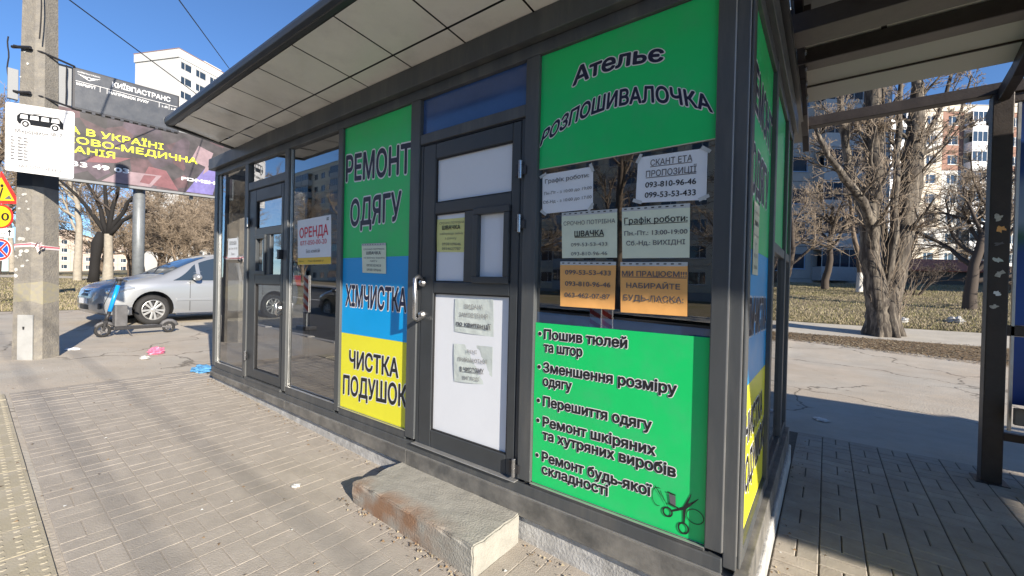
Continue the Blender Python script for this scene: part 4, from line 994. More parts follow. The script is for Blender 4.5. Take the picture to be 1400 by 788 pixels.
for z in (4.60, 3.96):
    z = 1.43 + (z - 1.43) * KS; mb.tube([(pc.x + .05, pc.y - .24, z + .05), (pc.x + .18, pc.y, z + .03), (-8.78, .97, z)], .014, 6, 'dark_steel'); mb.tube([(pc.x - .02, pc.y - .25, z + .05), (pc.x + .2, pc.y - .1, z + .04)], .02, 6, 'dark_steel')
mb.tube([IB(.93, 4.58 - .6 * i / 12, .03 + .01 * math.sin(i)) for i in range(13)], .007, 5, 'dark_steel')
for i in range(11): mb.slab(IBs, [(1.1 + i * .11, 3.93), (1.14 + i * .11, 3.93), (1.14 + i * .11, 3.97), (1.1 + i * .11, 3.97)], .02, 'dark_steel', n0=.015)
mb.build('bracket', ib)
cb = thing('service_cable', 'thin dark cable hanging down the top of the concrete pole', 'cable', (-9.0, 1.0, 4.6))
MB().tube([PPl(.205 + .02 * math.sin(i * .8), 4.6 + i * .22, .02) for i in range(14)], .008, 5, 'wire').build('cable_run', cb)
MB().tube([PPl(-.21 - .01 * math.sin(i * 1.3), 4.62 - i * .07 + .0, .0) for i in range(9)], .008, 5, 'wire').build('cable_run', cb)

# ------------------------------------------------------------------ billboard
bb = thing('billboard', 'big dark advertising billboard on a grey steel post behind the car', 'billboard', (-16.0, 3.1, .28))
BBp = plane((-16, 0, 0), (0, 1, 0))
def BBs(u, v, n=0.0): return BBp(u, v + (u - 1.8) * .035, n)
def bill_mat():
    m = bpy.data.materials.new('billboard_print'); m.use_nodes = True; N = m.node_tree.nodes; L = m.node_tree.links; P = N['Principled BSDF']; P.inputs['Roughness'].default_value = .5
    tc = N.new('ShaderNodeTexCoord')
    a = N.new('ShaderNodeTexVoronoi'); a.inputs['Scale'].default_value = 2.1; L.new(tc.outputs['Object'], a.inputs['Vector'])
    r = N.new('ShaderNodeValToRGB'); e = r.color_ramp.elements; e[0].color = (.02, .018, .02, 1); e[1].color = (.05, .04, .05, 1)
    for p, c in ((.25, (.035, .03, .033, 1)), (.42, (.022, .02, .022, 1)), (.62, (.06, .04, .055, 1)), (.8, (.025, .022, .027, 1)), (.93, (.07, .035, .04, 1))): x = e.new(p); x.color = c
    sx = N.new('ShaderNodeSeparateColor'); L.new(a.outputs['Color'], sx.inputs[0]); L.new(sx.outputs[0], r.inputs[0])
    n = N.new('ShaderNodeTexNoise'); n.inputs['Scale'].default_value = 3; n.inputs['Detail'].default_value = 8; L.new(tc.outputs['Object'], n.inputs[0])
    mr = N.new('ShaderNodeMapRange'); mr.inputs['From Min'].default_value = .35; mr.inputs['From Max'].default_value = .7; mr.inputs['To Min'].default_value = .6; mr.inputs['To Max'].default_value = 2.0; L.new(n.outputs[0], mr.inputs[0])
    mu = N.new('ShaderNodeVectorMath'); mu.operation = 'SCALE'; L.new(r.outputs[0], mu.inputs[0]); L.new(mr.outputs[0], mu.inputs['Scale']); L.new(mu.outputs[0], P.inputs['Base Color']); MATS['billboard_print'] = m
bill_mat(); mat('print_mauve', (.24, .17, .19), .5, var=.2, vscale=4); mat('print_maroon', (.16, .06, .07), .5, var=.3, vscale=4); mat('print_violet', (.14, .12, .32), .5, var=.3, vscale=4)
mb = MB(); mb.slab(BBs, [(.85, 3.90), (5.5, 3.90), (5.5, 5.84), (.85, 5.84)], .18, 'board_grey'); mb.build('frame', bb, bevel=.01)
mb = MB(); mb.slab(BBs, [(.89, 3.97), (5.46, 3.97), (5.46, 5.80), (.89, 5.80)], .004, 'billboard_print', n0=.006); mb.build('poster_sheet', bb)
mb = MB(); mb.slab(BBs, [(-.5, 5.62), (5.5, 5.50), (5.5, 5.58), (-.5, 5.70)], .02, 'board_grey', n0=.02) if False else None
# abstract coloured shapes of the print
for pts, m in ((((2.3, 4.0), (3.35, 4.0), (3.6, 4.38), (2.7, 4.36)), 'print_mauve'), (((3.1, 4.1), (4.0, 4.0), (3.7, 4.55), (3.3, 4.6)), 'print_maroon'), (((4.2, 4.0), (4.9, 4.0), (5.1, 4.9), (4.7, 4.85)), 'print_violet'), (((4.5, 4.2), (4.8, 4.1), (4.95, 4.8), (4.7, 4.9)), 'print_mauve'), (((4.3, 5.0), (4.75, 4.85), (4.9, 5.35), (4.5, 5.5)), 'print_mauve'), (((2.0, 4.45), (2.6, 4.55), (2.9, 4.75), (2.1, 4.65)), 'print_maroon')):
    mb = MB(); mb.poly([BBs(u, v, .0085 + random.uniform(0, .002)) for u, v in pts], m); mb.build('print_shape', bb)
rowsY = [('НА В УКРАЇНІ', 1.45, 3.62, 5.165, .175), ('ІСЬКОВО-МЕДИЧНА', .95, 4.47, 4.915, .172), ('ПАНІЯ', 1.55, 2.56, 4.665, .172)]
for tx, a, b, z, cp in rowsY:
    mb = MB(); put_text(mb, BBs, tx, a, b, z, cp, 'ink_yellow', bold=.02, n=.014); mb.build('lettering', bb)
for tx, a, b, z, cp in (('833 49 03', 1.55, 2.86, 4.305, .13), ('PDMSHOP', 4.08, 5.35, 4.345, .10)):
    mb = MB(); put_text(mb, BBs, tx, a, b, z, cp, 'ink_white', bold=.03, n=.014); mb.build('lettering', bb)
mb = MB(); mb.tube([(-16.34, 3.16, .1), (-16.34, 3.16, 4.9)], .14, 16, 'post_grey'); mb.build('post', bb, smooth=True)
mb = MB(); 
for u in (1.1, 1.9, 3.1, 4.4): mb.box(-16.3, -16.2, u - .04, u + .04, 3.9, 5.8, 'post_grey')
mb.build('back_frame', bb)

# ------------------------------------------------------------------ road signs at the left edge
rs = thing('road_sign_post', 'thin grey post carrying temporary road signs left of the concrete pole', 'post', (-20.3, .60, .48))
MB().tube([(-20.10, .66, .3), (-20.10, .66, 4.6)], .045, 10, 'post_grey').build('post', rs)
SP = plane((-20.0, .74, 0), (.79, .61, 0))
def disc(mb, P, cu, cv, r, m, n, k_=28, sc_=1.0): mb.poly([P(cu + r * math.cos(2 * math.pi * i / k_), cv + r * math.sin(2 * math.pi * i / k_), n) for i in range(k_)], m)
def sign(label, cat='road sign'): return thing('road_sign', label, cat, tuple(SP(0, 2.4, 0)), group='road signs on the left post')
t = sign('yellow triangular road works sign with red border, topmost on the left post')
mb = MB(); mb.slab(SP, [(-.62, 3.52), (.52, 3.52), (-.05, 4.5)], .015, 'sign_red', n0=.01); mb.build('plate', t)
mb = MB(); mb.poly([SP(u, v, .0125) for u, v in ((-.46, 3.61), (.36, 3.61), (-.05, 4.32))], 'sign_yellow'); mb.build('face', t)
mb = MB(); mb.poly([SP(u, v, .014) for u, v in ((.05, 3.66), (.28, 3.66), (.2, 3.78))], 'ink_grey'); strip(mb, SP, (-.1, 3.66), (.0, 4.0), .06, .05, 'ink_black', .0142); disc(mb, SP, -.02, 4.06, .05, 'ink_black', .0144); mb.build('pictogram', t)
t = sign('round yellow speed limit sign below the triangle on the left post')
mb = MB(); mb.slab(SP, [(-.05 + .37 * math.cos(i * math.pi / 16), 3.13 + .37 * math.sin(i * math.pi / 16)) for i in range(32)], .015, 'sign_red', n0=.01); mb.build('plate', t)
mb = MB(); disc(mb, SP, -.05, 3.13, .315, 'sign_yellow', .0125); mb.build('face', t); mb = MB(); put_text(mb, SP, '50', -.27, .20, 3.01, .24, 'ink_black', bold=.02, n=.014); mb.build('lettering', t)
t = sign('small white plate with a dark up arrow between the round signs')
mb = MB(); mb.slab(SP, [(-.40, 2.50), (.33, 2.50), (.33, 2.78), (-.40, 2.78)], .015, 'sign_white', n0=.01); mb.build('plate', t)
mb = MB(); strip(mb, SP, (.22, 2.54), (.22, 2.68), .035, .035, 'ink_black', .0125); mb.poly([SP(u, v, .0127) for u, v in ((.15, 2.66), (.29, 2.66), (.22, 2.75))], 'ink_black'); put_text(mb, SP, 'зони', -.33, .10, 2.58, .08, 'ink_black', n=.0125); mb.build('lettering', t)
t = sign('round blue no stopping sign with red cross, lowest on the left post')
mb = MB(); mb.slab(SP, [(-.05 + .34 * math.cos(i * math.pi / 16), 2.13 + .34 * math.sin(i * math.pi / 16)) for i in range(32)], .015, 'sign_white', n0=.01); mb.build('plate', t)
mb = MB(); disc(mb, SP, -.05, 2.13, .325, 'sign_red', .012); disc(mb, SP, -.05, 2.13, .262, 'sign_white', .0135); disc(mb, SP, -.05, 2.13, .245, 'sign_blue', .015); mb.build('face', t)
mb = MB()
for s in (-1, 1):
    strip(mb, SP, (-.05 - .2, 2.13 - .2 * s), (-.05 + .2, 2.13 + .2 * s), .085, .085, 'sign_white', .0165 + .0005 * s); strip(mb, SP, (-.05 - .2, 2.13 - .2 * s), (-.05 + .2, 2.13 + .2 * s), .06, .06, 'sign_red', .018 + .0005 * s)
mb.build('cross_mark', t)

# ------------------------------------------------------------------ rubbish
def blob(name, label, loc, r, m, seed, flat=.5):
    random.seed(seed); bm = bmesh.new(); bmesh.ops.create_icosphere(bm, subdivisions=3, radius=1)
    ph = [random.uniform(0, 6) for _ in range(6)]
    for v in bm.verts:
        k_ = 1 + .22 * math.sin(5 * v.co.x + ph[0]) * math.sin(6 * v.co.y + ph[1]) + .18 * math.sin(11 * v.co.z + ph[2] + 4 * v.co.x) + .07 * random.uniform(-1, 1)
        v.co *= k_; v.co.x *= r * 1.4; v.co.y *= r; v.co.z = max(v.co.z, -.55) * r * flat * 1.4
    me = bpy.data.meshes.new(name); bm.to_mesh(me); bm.free(); me.materials.append(MATS[m])
    o = link(name, me); o.location = loc; o.rotation_euler = (0, 0, ph[3]); tag(o, label, 'litter'); return o
blob('plastic_bag', 'crumpled pink plastic bag lying on the asphalt near the scooter', (-8.17, 1.80, .23 + .045), .07, 'trash_pink', 1, .65)
blob('plastic_bag', 'crumpled blue plastic bag lying by the left corner of the kiosk', (-6.46, 1.90, .19 + .04), .085, 'trash_blue', 2, .5)
blob('paper_ball', 'crumpled white paper on the ground just in front of the pink bag', (-7.83, 1.60, .222 + .025), .045, 'trash_white', 3, .4)
blob('paper_scrap', 'small torn white scrap on the pavers beside the concrete step', (-2.72, 1.32, gz(-2.7, 1) + .02), .018, 'trash_white', 4, .35)
blob('paper_scrap', 'small pale scrap on the shaded asphalt beside the kiosk side wall', (-.02, 5.75, .015), .05, 'trash_white', 5, .2)
blob('plastic_wrapper', 'pale blue wrapper lying in the shadow beside the concrete pole', (-9.3, 1.05, .265), .06, 'paper_white', 6, .25)
random.seed(5); mb = MB()
for i in range(420):
    x = random.uniform(-9, 3); y = random.uniform(.3, 4.8) if x > -.2 else random.uniform(.0, 1.8)
    s = random.uniform(.004, .014); z = gz(x, y) + .016; a = random.uniform(0, 6)
    mb.add([(x + s * math.cos(a), y + s * math.sin(a), z), (x + s * .6 * math.cos(a + 2), y + s * .6 * math.sin(a + 2), z + .004), (x + s * math.cos(a + 4), y + s * math.sin(a + 4), z)], [(0, 1, 2)], random.choice(['leaf_litter', 'leaf_litter', 'trash_white', 'bark_brown']))
for i in range(500):   # leaves and grit gathered along the foot of the kiosk and the step
    e = random.random()
    if e < .6: x = random.uniform(-6, -.3); y = 1.845 - abs(random.gauss(0, .05))
    elif e < .85: x = random.uniform(-2.4, -1.3); y = 1.455 - abs(random.gauss(0, .03))
    else: x = -.19 + abs(random.gauss(0, .04)); y = random.uniform(1.9, 4.9)
    if -2.32 < x < -1.29 and y > 1.46: continue
    s = random.uniform(.004, .012); z = gz(x, y) + .015; a = random.uniform(0, 6)
    mb.add([(x + s * math.cos(a), y + s * math.sin(a), z), (x + s * .6 * math.cos(a + 2), y + s * .6 * math.sin(a + 2), z + .006), (x + s * math.cos(a + 4), y + s * math.sin(a + 4), z)], [(0, 1, 2)], random.choice(['leaf_litter', 'dry_grass', 'bark_brown', 'litter_soil']))
o = mb.build('pavement_crumbs', kind='stuff'); tag(o, 'tiny leaf and paper crumbs scattered over the pavement', 'debris')

# ------------------------------------------------------------------ wires
def wire(label, a, b, sag, r=.012):
    a = Vector(a); b = Vector(b); pts = [a + (b - a) * (i / 24) - Vector((0, 0, sag * 4 * (i / 24) * (1 - i / 24))) for i in range(25)]
    o = MB().tube(pts, r, 5, 'wire').build('overhead_wire'); tag(o, label, 'wire'); return o
wire('thin dark overhead wire crossing the sky above the information board', Vector((-11.74, 1.21, 6.7)) - Vector((-4.69, 3.98, .33)) * 2, Vector((-16.43, 5.19, 7.03)) + Vector((-4.69, 3.98, .33)) * 6, .0)
wire('thin dark overhead wire crossing the sky close to the kiosk roof edge', Vector((-10.06, 2.48, 6.75)) - Vector((-6.17, 2.88, 1.76)) * 1.0, Vector((-16.23, 5.36, 8.51)) + Vector((-6.17, 2.88, 1.76)) * 5, .0)
for k_, y in enumerate((-3.2, -3.8)):
    wire(('nearer' if k_ == 0 else 'farther') + ' trolleybus contact wire strung high over the road', (-70, y, 6.6), (60, y, 6.6), .3)
# ------------------------------------------------------------------ cars
def lin(t, tab):
    for (a, va), (b, vb) in zip(tab[:-1], tab[1:]):
        if t <= b: 
            k_ = max(0, (t - a) / (b - a)); return va + (vb - va) * k_
    return tab[-1][1]
def smooth(tab):   # monotone-ish resample with Catmull-Rom
    def f(t):
        n = len(tab)
        if t <= tab[0][0]: return tab[0][1]
        if t >= tab[-1][0]: return tab[-1][1]
        i = max(k_ for k_ in range(n - 1) if tab[k_][0] <= t)
        x1, y1 = tab[i]; x2, y2 = tab[i + 1]; x0, y0 = tab[max(i - 1, 0)]; x3, y3 = tab[min(i + 2, n - 1)]
        m1 = (y2 - y0) / (x2 - x0) if x2 != x0 else 0; m2 = (y3 - y1) / (x3 - x1) if x3 != x1 else 0
        h = x2 - x1; u = (t - x1) / h
        return (2 * u**3 - 3 * u**2 + 1) * y1 + (u**3 - 2 * u**2 + u) * h * m1 + (-2 * u**3 + 3 * u**2) * y2 + (u**3 - u**2) * h * m2
    return f
cw = smooth([(0, .50), (.06, .64), (.18, .76), (.4, .85), (.8, .895), (1.5, .90), (3.6, .90), (4.1, .87), (4.35, .80), (4.45, .68)])
ctop = smooth([(0, .60), (.05, .72), (.16, .82), (.5, .93), (.95, 1.03), (1.12, 1.075), (1.5, 1.28), (1.95, 1.49), (2.35, 1.60), (3.0, 1.635), (3.7, 1.60), (4.1, 1.50), (4.28, 1.34), (4.40, 1.05), (4.45, .75)])
csh = smooth([(0, .54), (.1, .66), (.4, .80), (.9, .89), (1.4, .925), (2.4, .945), (4.0, 1.0), (4.3, .98), (4.45, .70)])
czb = smooth([(0, .34), (.1, .24), (.4, .20), (1, .20), (3.5, .20), (4.2, .26), (4.45, .40)])
def sect(s):
    w_, zt, zs, zb = cw(s), ctop(s), min(csh(s), ctop(s) - .03), czb(s)
    h = zt - zs; wr = w_ - .05 - .24 * min(1, max(0, (h - .08) / .6)); zr = zt - .05 - .03 * min(1, h / .5)
    zr = max(zr, zs + .3 * h)
    return w_, zt, zs, zb, wr, zr
def side_y(s, z):
    w_, zt, zs, zb, wr, zr = sect(s)
    if z <= zs: return w_ - .01
    t = min(1, (z - zs) / max(.01, zr - zs)); return (w_ - .025) + (wr - (w_ - .025)) * t
def make_car(name, label, loc, rz, paint='car_silver', group=None):
    c = thing(name, label, 'car', loc, rz, group, local=True)
    mb = MB(); S = [0, .03, .08, .15, .25, .4, .55, .75, .95, 1.05, 1.15, 1.3, 1.5, 1.7, 1.9, 2.1, 2.35, 2.6, 2.9, 3.2, 3.5, 3.8, 4.0, 4.15, 4.28, 4.36, 4.42, 4.45]
    vs = []; 
    for s in S:
        w_, zt, zs, zb, wr, zr = sect(s)
        half = [(.0, zb), (.75 * w_, zb), (w_ - .04, zb + .03), (w_ - .005, zb + .12), (w_, .5 if zs > .6 else (zb + zs) / 2), (w_ + .008, zs - .12 if zs > .75 else zs - .06), (w_ - .005, zs - .03), (w_ - .025, zs), ((w_ - .025 + wr) / 2 + .008, (zs + zr) / 2), (wr, zr), (wr - .05, zr + .65 * (zt - zr)), (wr * .6, zt - .006), (0, zt)]
        ring_ = [(-s, y, z) for y, z in half] + [(-s, -y, z) for y, z in half[-2:0:-1]]
        vs += ring_
    n = len(ring_); fs = [(i * n + k_, (i + 1) * n + k_, (i + 1) * n + (k_ + 1) % n, i * n + (k_ + 1) % n) for i in range(len(S) - 1) for k_ in range(n)]
    fs += [tuple(range(n)), tuple((len(S) - 1) * n + k_ for k_ in range(n - 1, -1, -1))]
    mb.add(vs, fs, paint); body = mb.build('body', c, smooth=True)
    body.data.materials.append(MATS['car_plastic'])
    # cut the wheel arches
    cut = MB()
    for s in (.93, 3.63):
        cut.tube([(-s, -1.2, .34), (-s, -.62, .34)], .375, 28, 'car_plastic'); cut.tube([(-s, .62, .34), (-s, 1.2, .34)], .375, 28, 'car_plastic')
    cm = bpy.data.meshes.new('cut'); cm.from_pydata(cut.v, [], cut.f); cm.materials.append(MATS['car_plastic']); cu = bpy.data.objects.new('cut', cm); COL.objects.link(cu)
    bmc = bmesh.new(); bmc.from_mesh(cm); bmesh.ops.recalc_face_normals(bmc, faces=bmc.faces); bmc.to_mesh(cm); bmc.free()
    bmb = bmesh.new(); bmb.from_mesh(body.data); bmesh.ops.recalc_face_normals(bmb, faces=bmb.faces); bmb.to_mesh(body.data); bmb.free()
    cu.parent = c
    md = body.modifiers.new('b', 'BOOLEAN'); md.object = cu; md.operation = 'DIFFERENCE'; md.solver = 'EXACT'; md.material_mode = 'TRANSFER'
    dg = bpy.context.evaluated_depsgraph_get(); me = bpy.data.meshes.new_from_object(body.evaluated_get(dg), depsgraph=dg)
    body.modifiers.clear(); body.data = me; bpy.data.objects.remove(cu)
    try: me.set_sharp_from_angle(angle=rad(38))
    except Exception: pass
    # windscreen, side glass
    def patch(fn, nu, nv, m, nm, parent=c):
        mb = MB(); vs = [fn(i / nu, j / nv) for j in range(nv + 1) for i in range(nu + 1)]
        mb.add(vs, [(j * (nu + 1) + i, j * (nu + 1) + i + 1, (j + 1) * (nu + 1) + i + 1, (j + 1) * (nu + 1) + i) for j in range(nv) for i in range(nu)], m); return mb.build(nm, parent, smooth=True)
    def top_pt(s, yy, off):
        w_, zt, zs, zb, wr, zr = sect(s); a = abs(yy)
        z = zt - .006 * min(1, a / (wr * .6)) if a < wr * .6 else zt - .006 - (.35 * (zt - zr) - .006) * (a - wr * .6) / max(.01, wr * .4 - .05)
        return (-s + off * -.0, yy, z + off)
    patch(lambda u, v: top_pt(1.14 + .93 * v, (u * 2 - 1) * (sect(1.14 + .93 * v)[4] - .055), .008), 12, 12, 'win_glass', 'windscreen')
    for sd in (-1, 1):
        def sg(s0, s1, e0=0, e1=0, nm='side_window'):
            def f(u, v):
                s = s0 + (s1 - s0) * u; w_, zt, zs, zb, wr, zr = sect(s)
                z0 = zs + .025; z1 = zr - .01; z1 = z0 + max(.02, z1 - z0) * (1 if e0 == 0 else min(1, .05 + u * 1.0) if e0 > 0 else 1)
                z1 = min(z1, zr - .01); z = z0 + (z1 - z0) * v; return (-s, sd * (side_y(s, z) + .008), z)
            return patch(f, 8, 6, 'win_glass', nm)
        sg(1.30, 1.78, 1, nm='quarter_window'); sg(1.86, 2.72); sg(2.80, 3.50); sg(3.58, 4.02, nm='quarter_window')
        # door seams, rub strip, handles
        mb = MB()
        for s in (1.62, 2.76, 3.30):
            z0, z1 = (.28, sect(s)[2]) if s < 3 else (.62, sect(s)[2])
            for j in range(6):
                za, zb_ = z0 + (z1 - z0) * j / 6, z0 + (z1 - z0) * (j + 1) / 6
                ss = s; mb.box(-ss - .004, -ss + .004, sd * (cw(s) + .004) - .006, sd * (cw(s) + .004) + .006, za, zb_, 'car_plastic')
        mb.build('door_seam', c)
        mb = MB(); 
        for s in (2.55, 3.15): mb.box(-s - .09, -s + .09, sd * .905 - .014, sd * .905 + .014, .80, .83, paint)
        mb.build('door_handle', c, bevel=.006)
        mb = MB(); mb.box(-2.95, -1.35, sd * .912 - .006, sd * .912 + .006, .50, .555, paint); mb.build('rub_strip', c, bevel=.005)
        mb = MB(); mb.box(-3.2, -1.33, sd * .905 - .012, sd * .905 + .010, .20, .235, 'chrome'); mb.build('sill_trim', c, bevel=.004)
        # mirror
        mb = MB(); mb.lathe([(.001, -.13), (.07, -.12), (.10, -.06), (.105, 0), (.10, .07), (.07, .11), (.001, .12)], 14, paint, Matrix.Translation((-1.72, sd * 1.02, 1.03)) @ Matrix.Scale(.75, 4, (0, 0, 1)) @ Matrix.Rotation(math.pi / 2, 4, 'X') @ Matrix.Scale(.8, 4, (1, 0, 0)))
        mb.bar((-1.72, sd * .86, .985), (-1.72, sd * .97, .99), .06, .03, 'car_plastic'); mb.build('mirror', c, smooth=True)
        # headlamp: swept-back lens following the wing
        def hl(u, v):
            s = .10 + .52 * u; z0 = .60 + .16 * u; z1 = .735 + .13 * u ** .8; z = z0 + (z1 - z0) * v * (1 if u < .75 else 1 - (u - .75) * 2.2)
            yy = cw(s) + .006 if z < csh(s) - .03 else cw(s) - .008; return (-s + .012, sd * (yy - .03 * max(0, v - .6)), min(z, ctop(s) - .01))
        h_ = patch(hl, 8, 4, 'lamp_glass', 'headlight')
        mb = MB(); mb.lathe([(.05, 0), (.045, .012), (.001, .02)], 14, 'chrome', Matrix.Translation((-.20, sd * (cw(.2) + .004), .69)) @ Matrix.Rotation(-sd * math.pi / 2, 4, 'X')); mb.build('lamp_bowl', h_)
        mb = MB(); mb.slab(plane((.012 - .16, sd * .62, .40), (0, 1, 0)), [(-.13, -.05), (.13, -.05), (.11, .06), (-.11, .06)], .02, 'car_plastic', n0=.085); mb.build('fog_lamp', c)
        mb = MB(); mb.box(-4.47, -4.30, sd * .72 - .1, sd * .72 + .08, .85, 1.15, 'car_red'); mb.build('tail_light', c, bevel=.01)
        # wheels
        for s in (.93, 3.63):
            wh = MB().lathe([(.205, -.10), (.27, -.105), (.305, -.09), (.318, -.05), (.318, .05), (.305, .09), (.27, .105), (.205, .10), (.20, 0)], 36, 'tyre', Matrix.Translation((-s, sd * .79, .315)) @ Matrix.Rotation(-sd * math.pi / 2, 4, 'X')).build('wheel', c, smooth=True)
            T = Matrix.Translation((-s, sd * .79, .315)) @ Matrix.Rotation(-sd * math.pi / 2, 4, 'X')
            mb = MB(); mb.lathe([(.19, -.08), (.205, .085), (.215, .10), (.205, .105), (.19, .08), (.185, -.02), (.001, -.02)], 36, 'alloy', T)
            rim = mb.build('rim', wh, smooth=False)
            mb = MB()
            for k_ in range(5):
                a = 2 * math.pi * k_ / 5 + .3; d_ = Vector((math.cos(a), math.sin(a), 0)); e_ = Vector((-math.sin(a), math.cos(a), 0))
                for q in (-1, 1):
                    vs = [d_ * .03 + e_ * (q * .012 - .016), d_ * .03 + e_ * (q * .012 + .016), d_ * .195 + e_ * (q * .045 - .024), d_ * .195 + e_ * (q * .045 + .024)]
                    mb.hexa([T @ (v + Vector((0, 0, z))) for z in (.05, .092) for v in vs], 'alloy')
            mb.lathe([(.045, .05), (.045, .10), (.03, .108), (.001, .11)], 16, 'alloy', T); mb.build('spokes', wh, bevel=.004)
            MB().lathe([(.18, .0), (.12, .012), (.001, .012)], 20, 'dark_steel', T).build('brake_disc', wh)
    # front: grille with bar and ring emblem, lower intake, number plate, bumper line
    Pn = plane((.0, 0, 0), (0, 1, 0))
    def nose(u, v, n=0.0):   # wraps over the rounded nose
        s = max(0.0, (abs(u) / .85) ** 2.6 * .30); 
        if v > .60: s += (v - .60) * .5
        return Vector((-s + n, u, v))
    mb = MB(); N_ = 10
    for i in range(N_):
        a, b = -.36 + .72 * i / N_, -.36 + .72 * (i + 1) / N_; mb.add([nose(a, .60, .012), nose(b, .60, .012), nose(b, .72, .012), nose(a, .72, .012)], [(0, 1, 2, 3)], 'car_plastic')
    g = mb.build('grille', c)
    mb = MB()
    for i in range(N_):
        a, b = -.37 + .74 * i / N_, -.37 + .74 * (i + 1) / N_
        for z in (.655, .715): mb.add([nose(a, z, .022), nose(b, z, .022), nose(b, z + .018, .022), nose(a, z + .018, .022)], [(0, 1, 2, 3)], 'chrome')
    mb.build('chrome_bar', g)
    mb = MB(); NP = lambda u, v, n=0: nose(0, .67, .03) + Vector((n, u, v)); ring(mb, NP, 0, 0, .055, .055, .014, 'chrome', .002); strip(mb, NP, (-.07, -.012), (.07, .012), .014, .014, 'chrome', .004); mb.build('emblem', g)
    mb = MB()
    for i in range(N_):
        a, b = -.50 + 1.0 * i / N_, -.50 + 1.0 * (i + 1) / N_; mb.add([nose(a, .33, .02), nose(b, .33, .02), nose(b, .42, .02), nose(a, .42, .02)], [(0, 1, 2, 3)], 'car_plastic')
    mb.build('lower_intake', c)
    mb = MB(); mb.box(.005, .022, -.26, .26, .445, .555, 'plate_white'); mb.build('number_plate', c, bevel=.003)
    mb = MB(); 
    for i in range(16):
        a, b = -.72 + 1.44 * i / 16, -.72 + 1.44 * (i + 1) / 16; mb.add([nose(a, .575, .010), nose(b, .575, .010), nose(b, .583, .010), nose(a, .583, .010)], [(0, 1, 2, 3)], 'car_plastic')
    mb.build('bumper_seam', c)
    mb = MB()
    for sd in (-1, 1): mb.bar((-1.16, sd * .12 + .25, 1.10), (-1.45, sd * .1 + sd * .35, 1.27), .012, .012, 'car_plastic')
    mb.build('wiper', c)
    return c
make_car('parked_car', 'silver people carrier parked behind the electric scooter left of the kiosk', (-12.96, 1.62, .325), rad(-84.5)).scale = (1.0, 1.0, 1.07)

# ------------------------------------------------------------------ electric scooter
sco = thing('electric_scooter', 'black rental scooter with a bright blue stem parked beside the silver car', 'scooter', (-10.54, 1.56, .292), math.atan2(-.98, .14), local=True); sco.scale = (.93,) * 3
def wheel_s(x, r=.128):
    wh = MB().lathe([(r - .045, -.022), (r - .012, -.028), (r, -.012), (r, .012), (r - .012, .028), (r - .045, .022), (r - .045, -.022)], 28, 'tyre', Matrix.Translation((x, 0, r)) @ Matrix.Rotation(math.pi / 2, 4, 'X')).build('wheel', sco, smooth=True)
    mb = MB(); T = Matrix.Translation((x, 0, r)) @ Matrix.Rotation(math.pi / 2, 4, 'X'); mb.lathe([(.035, -.03), (.04, 0), (.035, .03), (.001, .032)], 14, 'scooter_grey', T); mb.lathe([(.001, -.032), (.035, -.03)], 14, 'scooter_grey', T)
    for k_ in range(5):
        a = 2 * math.pi * k_ / 5; mb.bar(T @ Vector((.03 * math.cos(a), .03 * math.sin(a), 0)), T @ Vector(((r - .043) * math.cos(a), (r - .043) * math.sin(a), 0)), .02, .02, 'scooter_grey')
    mb.build('hub', wh)
wheel_s(0); wheel_s(-1.08, .115)
mb = MB()
for sd in (-1, 1): mb.bar((0, sd * .045, .128), (-.035, sd * .045, .30), .018, .035, 'scooter_black')
mb.bar((-.03, -.06, .30), (-.03, .06, .30), .06, .05, 'scooter_black'); mb.build('fork', sco, bevel=.004)
MB().tube([(-.03 + .155 * math.cos(a), 0, .128 + .155 * math.sin(a)) for a in (2.5, 2.1, 1.7, 1.3, .9, .5)], .03, 8, 'scooter_grey').build('front_fender', sco, smooth=True)
mb = MB(); mb.tube([(-.04, 0, .30), (-.10, 0, .50)], .032, 12, 'scooter_black'); mb.build('stem_base', sco, smooth=True)
MB().tube([(-.10, 0, .50), (-.225, 0, 1.02)], .036, 14, 'scooter_blue').build('stem', sco, smooth=True)
mb = MB(); mb.tube([(-.225, 0, 1.02), (-.25, 0, 1.12)], .034, 10, 'scooter_black'); mb.tube([(-.27, -.25, 1.11), (-.25, -.14, 1.125), (-.245, 0, 1.13), (-.25, .14, 1.125), (-.27, .25, 1.11)], .016, 10, 'scooter_black')
mb.tube([(-.27, -.25, 1.11), (-.262, -.17, 1.118)], .022, 10, 'scooter_grey'); mb.tube([(-.27, .25, 1.11), (-.262, .17, 1.118)], .022, 10, 'scooter_grey'); mb.box(-.29, -.2, -.05, .05, 1.12, 1.16, 'scooter_black')
mb.bar((-.24, .12, 1.10), (-.17, .22, 1.08), .01, .01, 'scooter_grey'); mb.build('handlebar', sco)
MB().box(-.36, -.16, -.075, .075, .19, .62, 'scooter_grey').build('battery_box', sco, bevel=.02)
MB().box(-.10, -.075, -.02, .02, .40, .44, 'amber').build('reflector', sco, bevel=.004)
MB().box(-.93, -.14, -.085, .085, .125, .19, 'scooter_black').build('deck', sco, bevel=.012)
MB().box(-.85, -.40, -.07, .07, .1905, .194, 'scooter_grey').build('deck_mat', sco)
MB().tube([(-1.08 + .15 * math.cos(a), 0, .115 + .15 * math.sin(a)) for a in (2.9, 2.4, 1.9, 1.4, .9, .4)], .038, 8, 'scooter_grey').build('rear_fender', sco, smooth=True)
mb = MB()
for sd in (-1, 1): mb.bar((-.90, sd * .05, .15), (-1.10, sd * .05, .115), .015, .035, 'scooter_grey')
mb.build('rear_arm', sco)
MB().bar((-.35, .08, .13), (-.40, .16, .0), .014, .014, 'scooter_grey').build('kickstand', sco)
